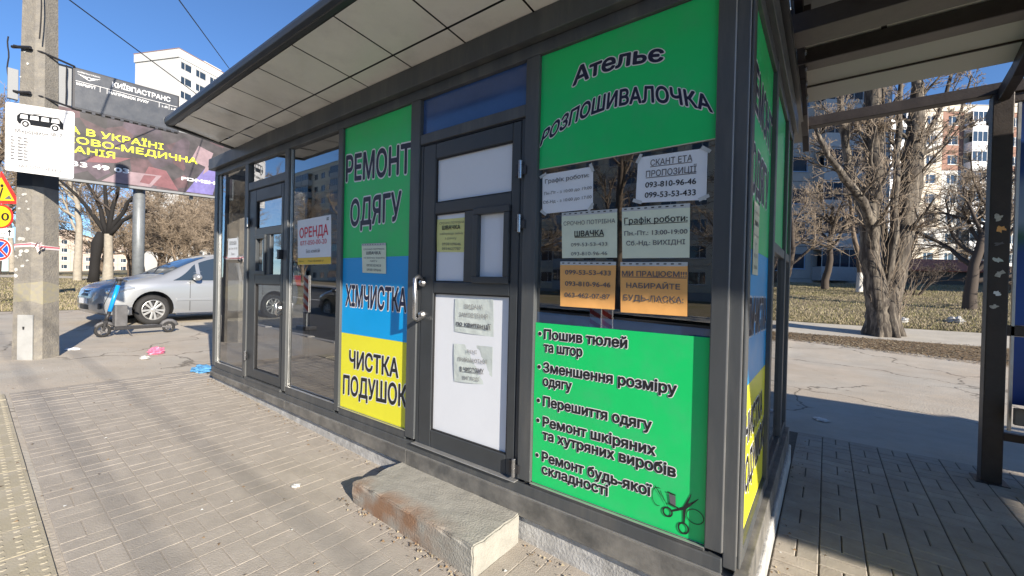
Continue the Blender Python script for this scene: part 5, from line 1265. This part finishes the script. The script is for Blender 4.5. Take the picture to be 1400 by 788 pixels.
mb = MB(); mb.tube([(-.07, -.02, .35), (-.02, -.06, .6), (-.12, -.05, .9), (-.2, -.04, 1.1)], .006, 5, 'scooter_black'); mb.build('brake_cable', sco)

# ------------------------------------------------------------------ across the road: barriers and a dark car (seen in the panes)
def barrier(x, y, label, s=1):
    t = thing('barrier_post', label, 'road barrier', (x, y, -.15 + zx(x)), group='striped barrier plates on the road')
    z = -.15 + zx(x)
    MB().box(x - .25, x + .25, y - .15, y + .15, z, z + .1, 'dark_steel').build('foot', t, bevel=.01)
    MB().box(x - .02, x + .02, y - .02, y + .02, z + .1, z + 1.3, 'post_grey').build('stem', t)
    for yy, sg in ((y + .025, 1), (y - .025, -1)):
        P = plane((x, yy, 0), (-1 * sg, 0, 0)); mb = MB(); mb.slab(P, [(-.14, z + .45), (.14, z + .45), (.14, z + 1.4), (-.14, z + 1.4)], .01, 'barrier_white'); mb.build('board', t)
        mb = MB()
        for i in range(4): q = z + .47 + i * .23; mb.poly([P(u, v, .002) for u, v in ((-.135, q), (.135, q + .14), (.135, min(q + .25, z + 1.39)), (-.135, q + .11))], 'barrier_red')
        mb.build('red_stripe', t)
barrier(-10.7, -1.62, 'striped red and white road barrier plate mirrored in the window beside the rental poster'); barrier(-4.2, -5.0, 'left one of two striped barrier plates mirrored in the tailor window'); barrier(-4.02, -5.2, 'right one of two striped barrier plates mirrored in the tailor window')
make_car('passing_car', 'black people carrier on the road mirrored in the left kiosk windows', (-15.5, -5.2, -.15 + .19), rad(180), 'car_black')
make_car('passing_car', 'red people carrier farther along the road mirrored faintly in the tailor window', (3.5, -10.3, -.15), rad(0), 'car_red')

# ------------------------------------------------------------------ buildings
def building(name, label, O, U, bays, floors, bw, fh, depth, wall, alt=None, balc=(), wsize=(1.5, 1.35), base=1.2, winm='win_frame', parapet=.9, sideblank=False, group=None, balc_m='balcony_grey', brickbays=()):
    O = Vector(O); U = Vector(U).normalized(); N_ = U.cross(Vector((0, 0, 1))); t = thing(name, label, 'building', tuple(O), group=group)
    R = Matrix((U, -N_, Vector((0, 0, 1)))).transposed().to_4x4()
    Wd = bays * bw; H = base + floors * fh
    def part(mb, nm, bevel=0): mb.v = [tuple((Matrix.Translation(O) @ R) @ Vector(v)) for v in mb.v]; return mb.build(nm, t, bevel=bevel)
    part(MB().box(.05, Wd - .05, .25, depth, 0, H, wall), 'core'); part(MB().box(0, Wd, .02, .26, -1.5, base, 'panel_grey'), 'plinth')
    part(MB().box(-.15, Wd + .15, -.12, depth + .1, H + .001, H + parapet, wall), 'parapet'); part(MB().box(-.2, Wd + .2, -.18, depth + .2, H + parapet + .001, H + parapet + .12, 'brick_red' if sideblank else 'panel_grey'), 'cornice')
    for k_ in range(2): part(MB().box(Wd * (.3 + .4 * k_) - 2, Wd * (.3 + .4 * k_) + 2, depth * .3, depth * .6, H + parapet, H + parapet + 2.2, wall), 'lift_house')
    ww, wh = wsize; a = (bw - ww) / 2; sill = .85; meshes = {}
    def pm_(m):
        if m in meshes: return meshes[m]
        b = MB(); j = .018
        b.box(j, a, 0, .2, j, fh - j, m).box(bw - a, bw - j, 0, .2, j, fh - j, m).box(a, bw - a, 0, .2, j, sill, m).box(a, bw - a, 0, .2, sill + wh, fh - j, m)
        me = bpy.data.meshes.new('wall_panel'); me.from_pydata(b.v, [], b.f); me.materials.append(MATS[m]); meshes[m] = me; return me
    b = MB(); f = .06
    b.box(a, bw - a, .06, .12, sill, sill + f, winm).box(a, bw - a, .06, .12, sill + wh - f, sill + wh, winm).box(a, a + f, .06, .12, sill + f, sill + wh - f, winm).box(bw - a - f, bw - a, .06, .12, sill + f, sill + wh - f, winm).box(a + ww * .36, a + ww * .36 + f, .06, .12, sill + f, sill + wh - f, winm).box(a - .04, bw - a + .04, -.06, .06, sill - .05, sill - .004, winm)
    wme = bpy.data.meshes.new('window'); wme.from_pydata(b.v, [], b.f); wme.materials.append(MATS[winm])
    b = MB(); b.poly([(a + f, .10, sill + f), (bw - a - f, .10, sill + f), (bw - a - f, .10, sill + wh - f), (a + f, .10, sill + wh - f)], 'win_glass'); pme = bpy.data.meshes.new('pane'); pme.from_pydata(b.v, [], b.f); pme.materials.append(MATS['win_glass'])
    b = MB(); d_ = 1.1
    b.box(.1, bw - .1, -d_, -.01, -.12, .0, balc_m).box(.1, bw - .1, -d_, -d_ + .06, 0, 1.05, balc_m).box(.1, .16, -d_ + .06, -.01, 0, 1.05, balc_m).box(bw - .16, bw - .1, -d_ + .06, -.01, 0, 1.05, balc_m)
    for q in range(5): x = .1 + (bw - .25) * q / 4; b.box(x, x + .05, -d_ + .01, -d_ + .05, 1.05, 2.55, winm)
    b.box(.1, bw - .1, -d_, -.01, 2.5, 2.62, balc_m)
    bme = bpy.data.meshes.new('balcony'); bme.from_pydata(b.v, [], b.f); bme.materials.append(MATS[balc_m]); bme.materials.append(MATS[winm])
    b2 = MB().box(.16, bw - .16, -d_ + .03, -d_ + .035, 1.05, 2.5, 'win_glass'); gme = bpy.data.meshes.new('pane'); gme.from_pydata(b2.v, [], b2.f); gme.materials.append(MATS['win_glass'])
    def put(me, nm, x, z, par=t):
        o = bpy.data.objects.new(nm, me); COL.objects.link(o); o.parent = par
        M = Matrix.Translation(O) @ R @ Matrix.Translation((x, 0, z))
        o.matrix_parent_inverse = parent_inv(par) if par is t else par.matrix_world.inverted(); o.matrix_basis = M; WMX[o.name] = M; return o
    for fl in range(floors):
        for k_ in range(bays):
            m = wall
            if k_ in brickbays: m = 'brick_red' if fl >= floors - 3 or alt is None else alt
            elif alt and (k_ + fl) % 5 == 0: m = alt
            put(pm_(m), 'wall_panel', k_ * bw, base + fl * fh)
            x, z = k_ * bw, base + fl * fh
            wo = bpy.data.objects.new('window', wme); COL.objects.link(wo); wo.parent = t; wo.matrix_parent_inverse = parent_inv(t); M = Matrix.Translation(O) @ R @ Matrix.Translation((x, 0, z)); wo.matrix_basis = M
            po = bpy.data.objects.new('pane', pme); COL.objects.link(po); po.parent = wo
            if k_ in balc:
                bo = bpy.data.objects.new('balcony', bme); COL.objects.link(bo); bo.parent = t; bo.matrix_parent_inverse = parent_inv(t); bo.matrix_basis = M
                po = bpy.data.objects.new('pane', gme); COL.objects.link(po); po.parent = bo
    return t
WMX = {}
RU = Vector((math.cos(YAW), math.sin(YAW), 0)); FU = Vector((-math.sin(YAW), math.cos(YAW), 0))
# grey panel block right behind the yard, facade square to the view
building('panel_block', 'grey panel apartment block with blue framed windows behind the small dark tree', tuple(Vector((-.5, 44.8, 1.95)) - RU * 14.0), RU, 6, 9, 3.3, 2.8, 10, 'panel_grey', 'panel_grey', balc=(1, 4), base=.55, winm='win_blue', wsize=(2.3, 1.35), balc_m='balcony_grey')
building('brick_block', 'pale nine storey apartment block with brick bays and white glazed balconies', tuple(Vector((4.66, 80.0, 1.9)) - RU * 2.0), RU, 13, 9, 3.1, 2.85, 12, 'panel_cream', 'panel_white', balc=(1, 5, 10, 11), base=.6, balc_m='plate_white', brickbays=(4, 6, 7, 8))
# high rise on the left
hc = Vector((-100.3, 24.9, 0)); hr = (FU * math.cos(rad(13)) + RU * math.sin(rad(13))); hl_ = (FU * math.sin(rad(13)) - RU * math.cos(rad(13)))
building('tower_block', 'tall white panel tower block with a blank end wall in the far left sky', tuple(hc), tuple(hr), 11, 15, 3.0, 2.8, 11.0, 'panel_white', None, balc=(3, 4, 8, 9), base=1.6, winm='win_frame', wsize=(2.2, 1.4), sideblank=True, balc_m='panel_white', parapet=1.6)
building('distant_block', 'pinkish low apartment block far behind the pale trunks at the left', (-210.0, 14.0, 1.4), (.35, .94, 0), 8, 4, 3.0, 2.8, 10, 'panel_pink', None, base=1.0, wsize=(1.5, 1.4))
building('distant_block', 'pale apartment block seen through bare branches under the billboard', (-92.0, 44.0, 1.6), (.6, .8, 0), 9, 7, 3.0, 2.8, 10, 'panel_white', 'panel_cream', balc=(2, 6), base=1.0, wsize=(1.6, 1.4))
building('shade_block', 'unseen grey apartment block added right of the yard to shade the grey panel block', (24, 46, 1.9), (0, -1, 0), 6, 9, 3.2, 2.8, 11, 'panel_grey', None, base=1.0, wsize=(1.6, 1.4))  # out of view, added so its shadow falls on the grey panel block
# opposite side of the road, seen in the glass
building('street_block', 'long beige apartment block across the road mirrored in the kiosk windows', (-62, -46, 0), (-1, 0, 0), 14, 9, 3.2, 2.85, 12, 'panel_beige', 'panel_cream', balc=(2, 3, 7, 11, 12), base=1.0, wsize=(1.8, 1.4))
building('street_block', 'beige apartment block across the road mirrored in the tailor window', (16, -44, 0), (-1, 0, 0), 15, 9, 3.2, 2.85, 12, 'panel_beige', 'panel_cream', balc=(1, 5, 6, 10, 13), base=1.0, wsize=(1.8, 1.4))

# ------------------------------------------------------------------ trees
class TR:
    def __init__(s, seed): s.r = random.Random(seed); s.seg = {'trunk': MB(), 'limbs': MB(), 'twigs': MB()}
    def branch(s, p, d, L, r0, r1, lvl, cfg, cat):
        n = max(3, int(L / cfg['step'][min(lvl, len(cfg['step']) - 1)])); pts = [p.copy()]; dirs = [d.copy()]
        wob = cfg['wob'][min(lvl, len(cfg['wob']) - 1)]; up = cfg['up'][min(lvl, len(cfg['up']) - 1)]
        for i in range(n):
            d = (d + Vector((s.r.gauss(0, wob), s.r.gauss(0, wob), s.r.gauss(0, wob) + up))).normalized(); p = p + d * (L / n); pts.append(p.copy()); dirs.append(d.copy())
        rs = [r0 + (r1 - r0) * (i / n) for i in range(n + 1)]
        s.seg[cat].tube(pts, rs, cfg['sides'][min(lvl, len(cfg['sides']) - 1)], cfg['mats'][cat], cap=False)
        s.grow(pts, dirs, rs, L, lvl, cfg)
    def grow(s, pts, dirs, rs, L, lvl, cfg):
        if lvl >= cfg['depth']: return
        k_ = cfg['kids'][lvl]; n = len(pts) - 1; st = cfg['start'][lvl]
        for j in range(k_):
            t = st + (1 - st) * (j + s.r.random()) / k_; f = t * n; i = min(int(f), n - 1); q = pts[i].lerp(pts[i + 1], f - i); d = dirs[i]
            a = s.r.uniform(*cfg['ang'][lvl]); ax = d.orthogonal().normalized(); ax.rotate(Matrix.Rotation(s.r.uniform(0, 6.283), 3, d)); nd = d.copy(); nd.rotate(Matrix.Rotation(a, 3, ax))
            if nd.z < -.35: nd.z = abs(nd.z) * .3; nd.normalize()
            l = L * cfg['ratio'][lvl] * s.r.uniform(.6, 1.15) * (1.1 - .5 * t if lvl < 2 else 1); rr = max(rs[i] * cfg['rr'][lvl], cfg['rmin'])
            s.branch(q, nd, l, rr, max(rr * .35, cfg['rmin'] * .7), lvl + 1, cfg, 'limbs' if lvl + 1 <= cfg['limb_lvl'] else 'twigs')
def cfg_(**k):
    c = dict(depth=4, kids=[7, 6, 6, 5], start=[.35, .25, .15, .1], ang=[(.5, 1.0), (.4, 1.0), (.4, 1.1), (.4, 1.1)], ratio=[.6, .55, .5, .45], rr=[.5, .55, .55, .6], rmin=.006, step=[.6, .5, .4, .3, .3],
             wob=[.08, .14, .18, .2, .22], up=[.02, .05, .04, .02, .0], sides=[10, 6, 4, 3, 3], limb_lvl=1, mats=dict(trunk='bark_brown', limbs='bark_brown', twigs='twig_tan')); c.update(k); return c
def tree(label, loc, build_fn, seed, group=None, cat='tree', name='bare_tree', scale=1.0, rz=0):
    T = TR(seed); build_fn(T); t = thing(name, label, cat, loc, rz, group, local=True); t.scale = (scale,) * 3
    for nm in ('trunk', 'limbs', 'twigs'):
        if T.seg[nm].v: T.seg[nm].build(nm, t, smooth=nm != 'twigs')
    return t
Z = Vector((0, 0, 1))
def simple(h, r, cfg, lean=0.0):
    return lambda T: T.branch(Vector((0, 0, -.1)), Vector((lean, 0, 1)).normalized(), h, r, r * .35, 0, cfg, 'trunk')

# the big dark multi stemmed tree on the verge
S_ = 50.8
def big(T):
    def pt(px, py, dz=0.0): q = RU * ((px - 1205) / S_) + FU * dz; return Vector((q.x, q.y, (458 - py) / S_))
    cfg = cfg_(depth=4, kids=[9, 6, 5, 4], start=[.35, .15, .1, .1], ratio=[.30, .5, .5, .5], rr=[.28, .5, .6, .6], rmin=.006, up=[.02, .05, .05, .03], mats=dict(trunk='bark_dark', limbs='bark_dark', twigs='twig_tan'), limb_lvl=1, sides=[16, 6, 4, 3, 3])
    stems = [([(1201, 462, -.08), (1200, 430), (1196, 400), (1184, 350), (1181, 290), (1190, 240), (1186, 180), (1180, 110), (1176, 30), (1170, -60)], [.33, .29, .25, .21, .20, .21, .20, .17, .12, .06]),
             ([(1211, 462, .08), (1211, 430), (1213, 400), (1226, 350), (1231, 300), (1237, 240), (1240, 200), (1243, 160), (1241, 100), (1246, 20)], [.33, .28, .25, .21, .22, .21, .24, .16, .10, .05]),
             ([(1228, 340, .1), (1248, 290, .2), (1256, 250, .2), (1252, 215, .1), (1246, 195)], [.10, .12, .12, .11, .10]),
             ([(1188, 350), (1172, 312, -.3), (1152, 280, -.5), (1122, 252, -.6), (1092, 226, -.8), (1070, 190, -.9)], [.13, .11, .10, .085, .06, .035]),
             ([(1190, 330), (1178, 280, .2), (1164, 225, .3), (1154, 165, .3), (1142, 90, .2), (1138, 20, .2)], [.12, .11, .10, .09, .06, .03]),
             ([(1205, 400), (1208, 340, -.2), (1203, 270, -.3), (1208, 200, -.2), (1212, 110, -.2), (1215, 20)], [.11, .10, .08, .07, .05, .03]),
             ([(1212, 390), (1222, 320, .4), (1212, 250, .6), (1222, 170, .6), (1228, 80, .7)], [.12, .10, .08, .06, .03]),
             ([(1242, 200), (1262, 175), (1282, 130), (1296, 60), (1300, 0)], [.06, .05, .045, .035, .02]), ([(1241, 192), (1220, 180), (1190, 172), (1160, 175)], [.04, .035, .03, .015]), ([(1246, 210), (1280, 196), (1300, 160), (1316, 100)], [.05, .04, .03, .02])]
    for raw, rs in stems:
        P0 = [pt(q[0], q[1], q[2] if len(q) > 2 else 0) for q in raw]; pts = []; rr = []
        for i in range(len(P0) - 1):
            for k_ in range(4): u = k_ / 4; pts.append(P0[i].lerp(P0[i + 1], u) + Vector((T.r.gauss(0, .012), T.r.gauss(0, .012), 0))); rr.append((rs[i] + (rs[i + 1] - rs[i]) * u) * T.r.uniform(.92, 1.08))
        pts.append(P0[-1]); rr.append(rs[-1]); dirs = [(pts[min(i + 1, len(pts) - 1)] - pts[max(0, i - 1)]).normalized() for i in range(len(pts))]
        T.seg['trunk' if rs[0] > .2 else 'limbs'].tube(pts, rr, 14 if rs[0] > .2 else 8, 'bark_dark', cap=False)
        T.grow(pts, dirs, rr, 5.5 if rs[0] > .09 else 2.8, 0, cfg)
    # water shoots round the trunk
    for i in range(220):
        a = T.r.uniform(0, 6.28); z = T.r.uniform(.4, 4.6); r_ = T.r.uniform(.15, .36); c = pt(1205, 458 - z * S_)
        p = c + Vector((math.cos(a) * r_, math.sin(a) * r_, 0)); d = Vector((math.cos(a) * .45, math.sin(a) * .45, 1)).normalized(); L = T.r.uniform(.4, 1.7)
        pts = [p + d * (L * k_ / 5) + Vector((T.r.gauss(0, .03), T.r.gauss(0, .03), 0)) * (k_ > 0) for k_ in range(6)]
        T.seg['twigs'].tube(pts, [.007, .0065, .006, .005, .004, .003], 3, 'twig_tan', cap=False)
    # root flare
    for k_ in range(7):
        a = k_ * .9; T.seg['trunk'].tube([Vector((math.cos(a) * .15, math.sin(a) * .15, .9)), Vector((math.cos(a) * .27, math.sin(a) * .27, .30)), Vector((math.cos(a) * .45, math.sin(a) * .45, -.1))], [.15, .13, .08], 8, 'bark_dark', cap=False)
tree('big dark rough barked tree with several pruned stems on the verge behind the shelter', (1.22, 15.0, .28), big, 21, name='old_tree')
# spreading fruit tree at the right, small forked tree at the left of the gap, white washed trunk, shrub
fruit = cfg_(depth=4, kids=[10, 8, 8, 7], start=[.25, .2, .12, .1], ang=[(.7, 1.25), (.5, 1.1), (.4, 1.2), (.4, 1.2)], ratio=[.85, .6, .5, .45], rr=[.55, .5, .5, .6], rmin=.007, up=[.02, .03, -.01, -.02], wob=[.1, .2, .22, .22, .25], mats=dict(trunk='twig_dark', limbs='twig_dark', twigs='twig_tan'), limb_lvl=1)
tree('dark spreading fruit tree with a dense twiggy crown beside the shelter post', (4.3, 22.9, .88), simple(4.2, .21, fruit, -.05), 31, name='fruit_tree')
fork = cfg_(depth=4, kids=[8, 7, 7, 6], start=[.3, .2, .1, .1], ang=[(.6, 1.1), (.5, 1.1), (.4, 1.2), (.4, 1.2)], ratio=[.75, .6, .5, .45], rr=[.6, .5, .5, .6], rmin=.008, mats=dict(trunk='twig_dark', limbs='twig_dark', twigs='twig_tan'), up=[.02, .01, -.02, -.02], wob=[.12, .2, .22, .22, .25])
tree('small dark forked tree in front of the grey block near the kiosk', (-.1, 32.3, 1.58), simple(5.2, .22, fork, .05), 41, name='fruit_tree')
tree('dense tangled tree between the small forked tree and the old tree', (-2.0, 27.0, 1.18), simple(4.6, .18, fork, .0), 43, name='fruit_tree')
def shrub(T):
    c = cfg_(depth=3, kids=[6, 6, 5], ratio=[.6, .5, .5], mats=dict(trunk='twig_dark', limbs='twig_dark', twigs='twig_dark'), rmin=.008, limb_lvl=0)
    for k_ in range(9): a = k_ * .7; T.branch(Vector((math.cos(a) * .3, math.sin(a) * .3, 0)), Vector((math.cos(a) * .7, math.sin(a) * .7, 1)).normalized(), T.r.uniform(1.3, 2.3), .035, .012, 0, c, 'limbs')
tree('dark leafless shrub on the grass between the two larger trees', (3.4, 29.0, 1.33), shrub, 51, name='bare_shrub', cat='shrub')
def white_trunk(T):
    T.seg['trunk'].tube([Vector((0, 0, -.1)), Vector((.03, 0, 1.1))], [.17, .14], 10, 'whitewash', cap=False); T.branch(Vector((.03, 0, 1.1)), Z.copy(), 5.5, .14, .05, 0, cfg_(), 'trunk')
tree('tree with a whitewashed lower trunk standing just left of the old tree', (1.45, 30.5, 1.45), white_trunk, 61, name='bare_tree')
tree('slim bare tree rising behind the fruit tree on the right', (8.0, 34.0, 1.7), simple(9, .2, cfg_()), 62, name='bare_tree')

# low red roofed shed
shed = thing('shed', 'low shed with a rusty red roof glimpsed behind the shrub and fruit tree', 'shed', (7.4, 41.0, 2.0))
Tm = Matrix.Translation((7.4, 41.0, 2.0)) @ Matrix.Rotation(YAW, 4, 'Z')
def tb(x0, x1, y0, y1, z0, z1, m, nm): mb = MB().box(x0, x1, y0, y1, z0, z1, m); mb.v = [tuple(Tm @ Vector(v)) for v in mb.v]; return mb.build(nm, shed)
tb(-4.5, 4.5, 0, 3, 0, 1.0, 'interior_dark', 'wall')
mb = MB(); mb.hexa([tuple(Tm @ Vector(v)) for v in ((-4.8, -.4, .95), (4.8, -.4, .95), (-4.8, 3.3, 2.0), (4.8, 3.3, 2.0), (-4.8, -.4, 1.03), (4.8, -.4, 1.03), (-4.8, 3.3, 2.08), (4.8, 3.3, 2.08))], 'roof_red'); mb.build('roof', shed)

# ---- left park
def pruned(T):
    m = dict(trunk='bark_pale', limbs='twig_dark', twigs='twig_dark'); c = cfg_(depth=3, kids=[5, 5, 4], start=[.3, .2, .2], ratio=[.45, .5, .5], mats=m, limb_lvl=1, rmin=.012, sides=[8, 5, 4, 3])
    T.seg['trunk'].tube([Vector((0, 0, -.1)), Vector((.03, .02, 1.5)), Vector((0, 0, 3.1))], [.30, .22, .20], 12, 'bark_pale', cap=False)
    fw_ = -RU
    for (dx, dz) in ((-3.8, 3.6), (-1.6, 3.4), (.9, 3.9), (2.2, 3.1), (2.6, 1.6), (-.4, 4.2)):
        e = RU * dx * .9 + Z * dz; p = [Vector((0, 0, 3.0)) + e * t + Z * (.25 * math.sin(math.pi * t)) + Vector((T.r.gauss(0, .06), T.r.gauss(0, .06), T.r.gauss(0, .05))) * (t > 0) for t in (0, .2, .4, .6, .8, 1)]
        rs = [.16, .13, .11, .095, .08, .06]; T.seg['limbs'].tube(p, rs, 7, 'char_black', cap=True)
        dirs = [(p[min(i + 1, 5)] - p[max(0, i - 1)]).normalized() for i in range(6)]; T.grow(p, dirs, rs, 3.0, 0, c)
tree('pale trunked pruned tree with thick black limbs between pole and billboard post', (-35.8, 5.5, .88), pruned, 71, name='pruned_tree')
bt = thing('tree_stump', 'tall black charred stump standing by the pruned tree', 'stump', (-36.5, 4.95, .89))
MB().tube([Vector((-36.5, 4.95, .8)), Vector((-36.46, 4.98, 1.6)), Vector((-36.4, 5.02, 2.5)), Vector((-36.3, 5.1, 3.4)), Vector((-36.2, 5.2, 4.1))], [.30, .24, .24, .30, .16], 12, 'char_black').build('stump_body', bt, smooth=True)
pale = cfg_(depth=4, kids=[9, 6, 5, 4], mats=dict(trunk='bark_pale', limbs='bark_pale', twigs='twig_tan'), up=[.03, .08, .05, .02], rmin=.01)
t0 = tree('slim pale trunk tree just right of the concrete pole', (-40.2, 4.7, 1.0), simple(9, .24, pale), 81, name='park_tree')
bush = cfg_(depth=4, kids=[10, 9, 8, 7], start=[.12, .15, .1, .1], ang=[(.5, 1.1), (.4, 1.1), (.4, 1.2), (.4, 1.2)], ratio=[.75, .55, .5, .45], rr=[.5, .5, .5, .6], rmin=.012, mats=dict(trunk='bark_brown', limbs='bark_brown', twigs='twig_tan'), sides=[7, 4, 3, 3, 3])
t1 = tree('brown dense twiggy tree right behind the billboard post', (-37.0, 12.0, .9 + .075), simple(5.5, .2, bush), 91, group='brown twiggy trees behind the parked car', name='park_tree')
t2 = tree('broad brown twiggy tree close behind the car roof', (-33.0, 14.5, .78 + .26), simple(6.5, .22, bush, .08), 92, group='brown twiggy trees behind the parked car', name='park_tree')
tall = cfg_(depth=4, kids=[12, 7, 6, 4], start=[.25, .2, .1, .1], ratio=[.4, .5, .5, .5], rmin=.012, up=[.02, .09, .06, .02])
t3 = tree('tall bare tree at the far left behind the road signs', (-44, -1.5, 1.1 - .17), simple(12, .28, tall), 93, name='park_tree')
def cp(src, x, y, rz, s, label, group=None):
    c = copy_tree(src); c.location = (x, y, gz(x, y) - .05 - (.17 if y < KERB_Y else 0)); c.rotation_euler = (0, 0, rz); c.scale = (s,) * 3; c['label'] = label
    if group: c['group'] = group
    elif 'group' in c: del c['group']
    return c
G1 = 'brown twiggy trees behind the parked car'; L1 = 'brown twiggy tree in the thicket of bare trees beyond the parked car'
spots = [(-46, 12, 1, 1.1), (-44, 17, 2, 1.2), (-40, 19, 3, 1.1), (-52, 16, 4, 1.3), (-56, 22, .5, 1.3), (-48, 24, 1.7, 1.3), (-62, 30, 2.2, 1.4), (-55, 8, 5, 1.0), (-60, 12, 3.3, 1.2), (-38, 24, .2, 1.2), (-70, 20, 2.9, 1.4), (-52, 33, 4.4, 1.4), (-31, 18.5, 3.9, 1.05), (-66, 10, 1.1, 1.3), (-34, 11.2, 2.6, .75), (-38, 9.5, .9, .7), (-43, 9.8, 5.2, .85), (-30, 13.2, 1.6, .7), (-35, 16.2, 4.1, .9), (-47, 8.6, 3.6, .9), (-52, 11.5, .4, 1.0), (-41, 14.2, 2.1, 1.0), (-58, 16.5, 3.0, 1.2), (-29, 16.0, 5.6, .9)]
for i, (x, y, rz, s) in enumerate(spots): cp((t1, t2)[i % 2], x, y, rz, s, L1, G1)
t1['label'] = t2['label'] = L1
G2 = 'bare trees behind the road signs at the left edge'; L2 = 'tall bare tree in the row behind the road signs at the left edge'
t3['label'] = L2; t3['group'] = G2
for i, (x, y, rz, s) in enumerate([(-50, 1.5, 1, 1.1), (-58, -1, 2, 1.2), (-64, 3.5, 3, 1.2), (-75, 1, 4, 1.3), (-70, -4, 5, 1.2), (-85, 4, .3, 1.4), (-48, 3.2, 2.6, .9)]): cp((t3, t0)[i % 2], x, y, rz, s, L2, G2)
# street trees across the road, seen in the panes
G3 = 'street trees across the road'; L3 = 'bare street tree across the road mirrored in the kiosk glass'
for i, (x, y, rz, s) in enumerate([(-26, -18, 1, 1.0), (-17, -19, 2, 1.1), (-9, -18, 3, 1.0), (-2, -19, 4, 1.15), (-34, -18, 5, 1.1), (-46, -19, .3, 1.1), (-60, -18, 3.3, 1.2), (5, -18.5, 1.3, 1.1)]): cp((t3, t2)[i % 2], x, y, rz, s, L3, G3)
# copses that close the yard on the right
G4 = 'bare trees in the yard before the apartment blocks'; L4 = 'bare tree in the yard in front of the pale nine storey block'
L4s = ['bare brown tree nearest the fruit tree in front of the brick block', 'slender pale bare tree in the yard beside the shelter post', 'bare brown tree farthest left in the yard, behind the old tree', 'pale bare tree farthest off in the yard behind the shelter post']
for i, (x, y, rz, s) in enumerate([(11, 52, 1, 1.1), (15, 60, 2, 1.2), (6.5, 62, 3, 1.0), (20, 66, 4, 1.2)]): cp((t2, t0)[i % 2], x, y, rz, s, L4s[i], G4)

# ------------------------------------------------------------------ ground cover
rng = np.random.default_rng(4)
def scatter(name, label, cat, n, region, size, mats_, lift=.0, upright=True, mask=None):
    V_ = []; F_ = []; M_ = []; k_ = 0
    for i in range(n):
        x, y = region(rng)
        if mask and not mask(x, y): continue
        z = gz(x, y) + lift; a = rng.uniform(0, 6.28); s = size * rng.uniform(.5, 1.4); dx, dy = math.cos(a) * s * .22, math.sin(a) * s * .22
        if upright:
            lx, ly = rng.normal(0, s * .35), rng.normal(0, s * .35); V_ += [(x - dx, y - dy, z - .01), (x + dx, y + dy, z - .01), (x + lx, y + ly, z + s)]
        else:
            V_ += [(x - dx * 2, y - dy * 2, z + rng.uniform(0, .012)), (x + dy * 1.4, y - dx * 1.4, z + rng.uniform(0, .015)), (x + dx * 2, y + dy * 2, z + rng.uniform(0, .012))]
        F_.append((k_, k_ + 1, k_ + 2)); k_ += 3; M_.append(int(rng.integers(len(mats_))))
    me = bpy.data.meshes.new(name); me.from_pydata(V_, [], F_)
    for m in mats_: me.materials.append(MATS[m])
    me.polygons.foreach_set('material_index', M_); o = link(name, me, kind='stuff'); tag(o, label, cat); return o
def inpath(x, y): return 14.1 < y < 16.6
scatter('dry_grass', 'short dry tan and green grass covering the lawn behind the yard path', 'grass', 60000, lambda r: ((lambda Y: (r.uniform(-.12, .32) * Y, Y))(16.6 + 26 * r.random() ** 1.3)), .055, ['dry_grass', 'dry_grass', 'dry_grass', 'green_grass'])
scatter('leaf_litter', 'brown dead leaves and stems scattered on the verge round the old tree', 'leaf litter', 16000, lambda r: ((lambda X, t: (X, (12.95 - .30 * (X + .8)) * (1 - t) + 14.3 * t))(r.uniform(-3, 7), r.beta(1.1, 1.3))), .06, ['leaf_litter', 'dry_grass', 'bark_brown'], .012, False)
scatter('park_grass', 'short dry grass covering the park ground behind the parked car', 'grass', 60000, lambda r: ((lambda D, t: (-D * math.cos(t), D * math.sin(t)))(16.9 + 38 * r.random() ** 1.4, r.uniform(-.02, .55))), .055, ['dry_grass', 'green_grass', 'dry_grass', 'dry_grass'], mask=lambda x, y: x < -16.6 and not (-50.2 < x < -43.8))
st_ = [((1.9, 17.9), .16, 'pale stone lying on the lawn right of the old tree'), ((3.2, 18.6), .18, 'second pale stone on the lawn near the fruit tree trunk')]
for i, ((x, y), r, lb) in enumerate(st_): blob('stone', lb, (x, y, gz(x, y) + .05), r, 'paper_scrap', 60 + i, .5)
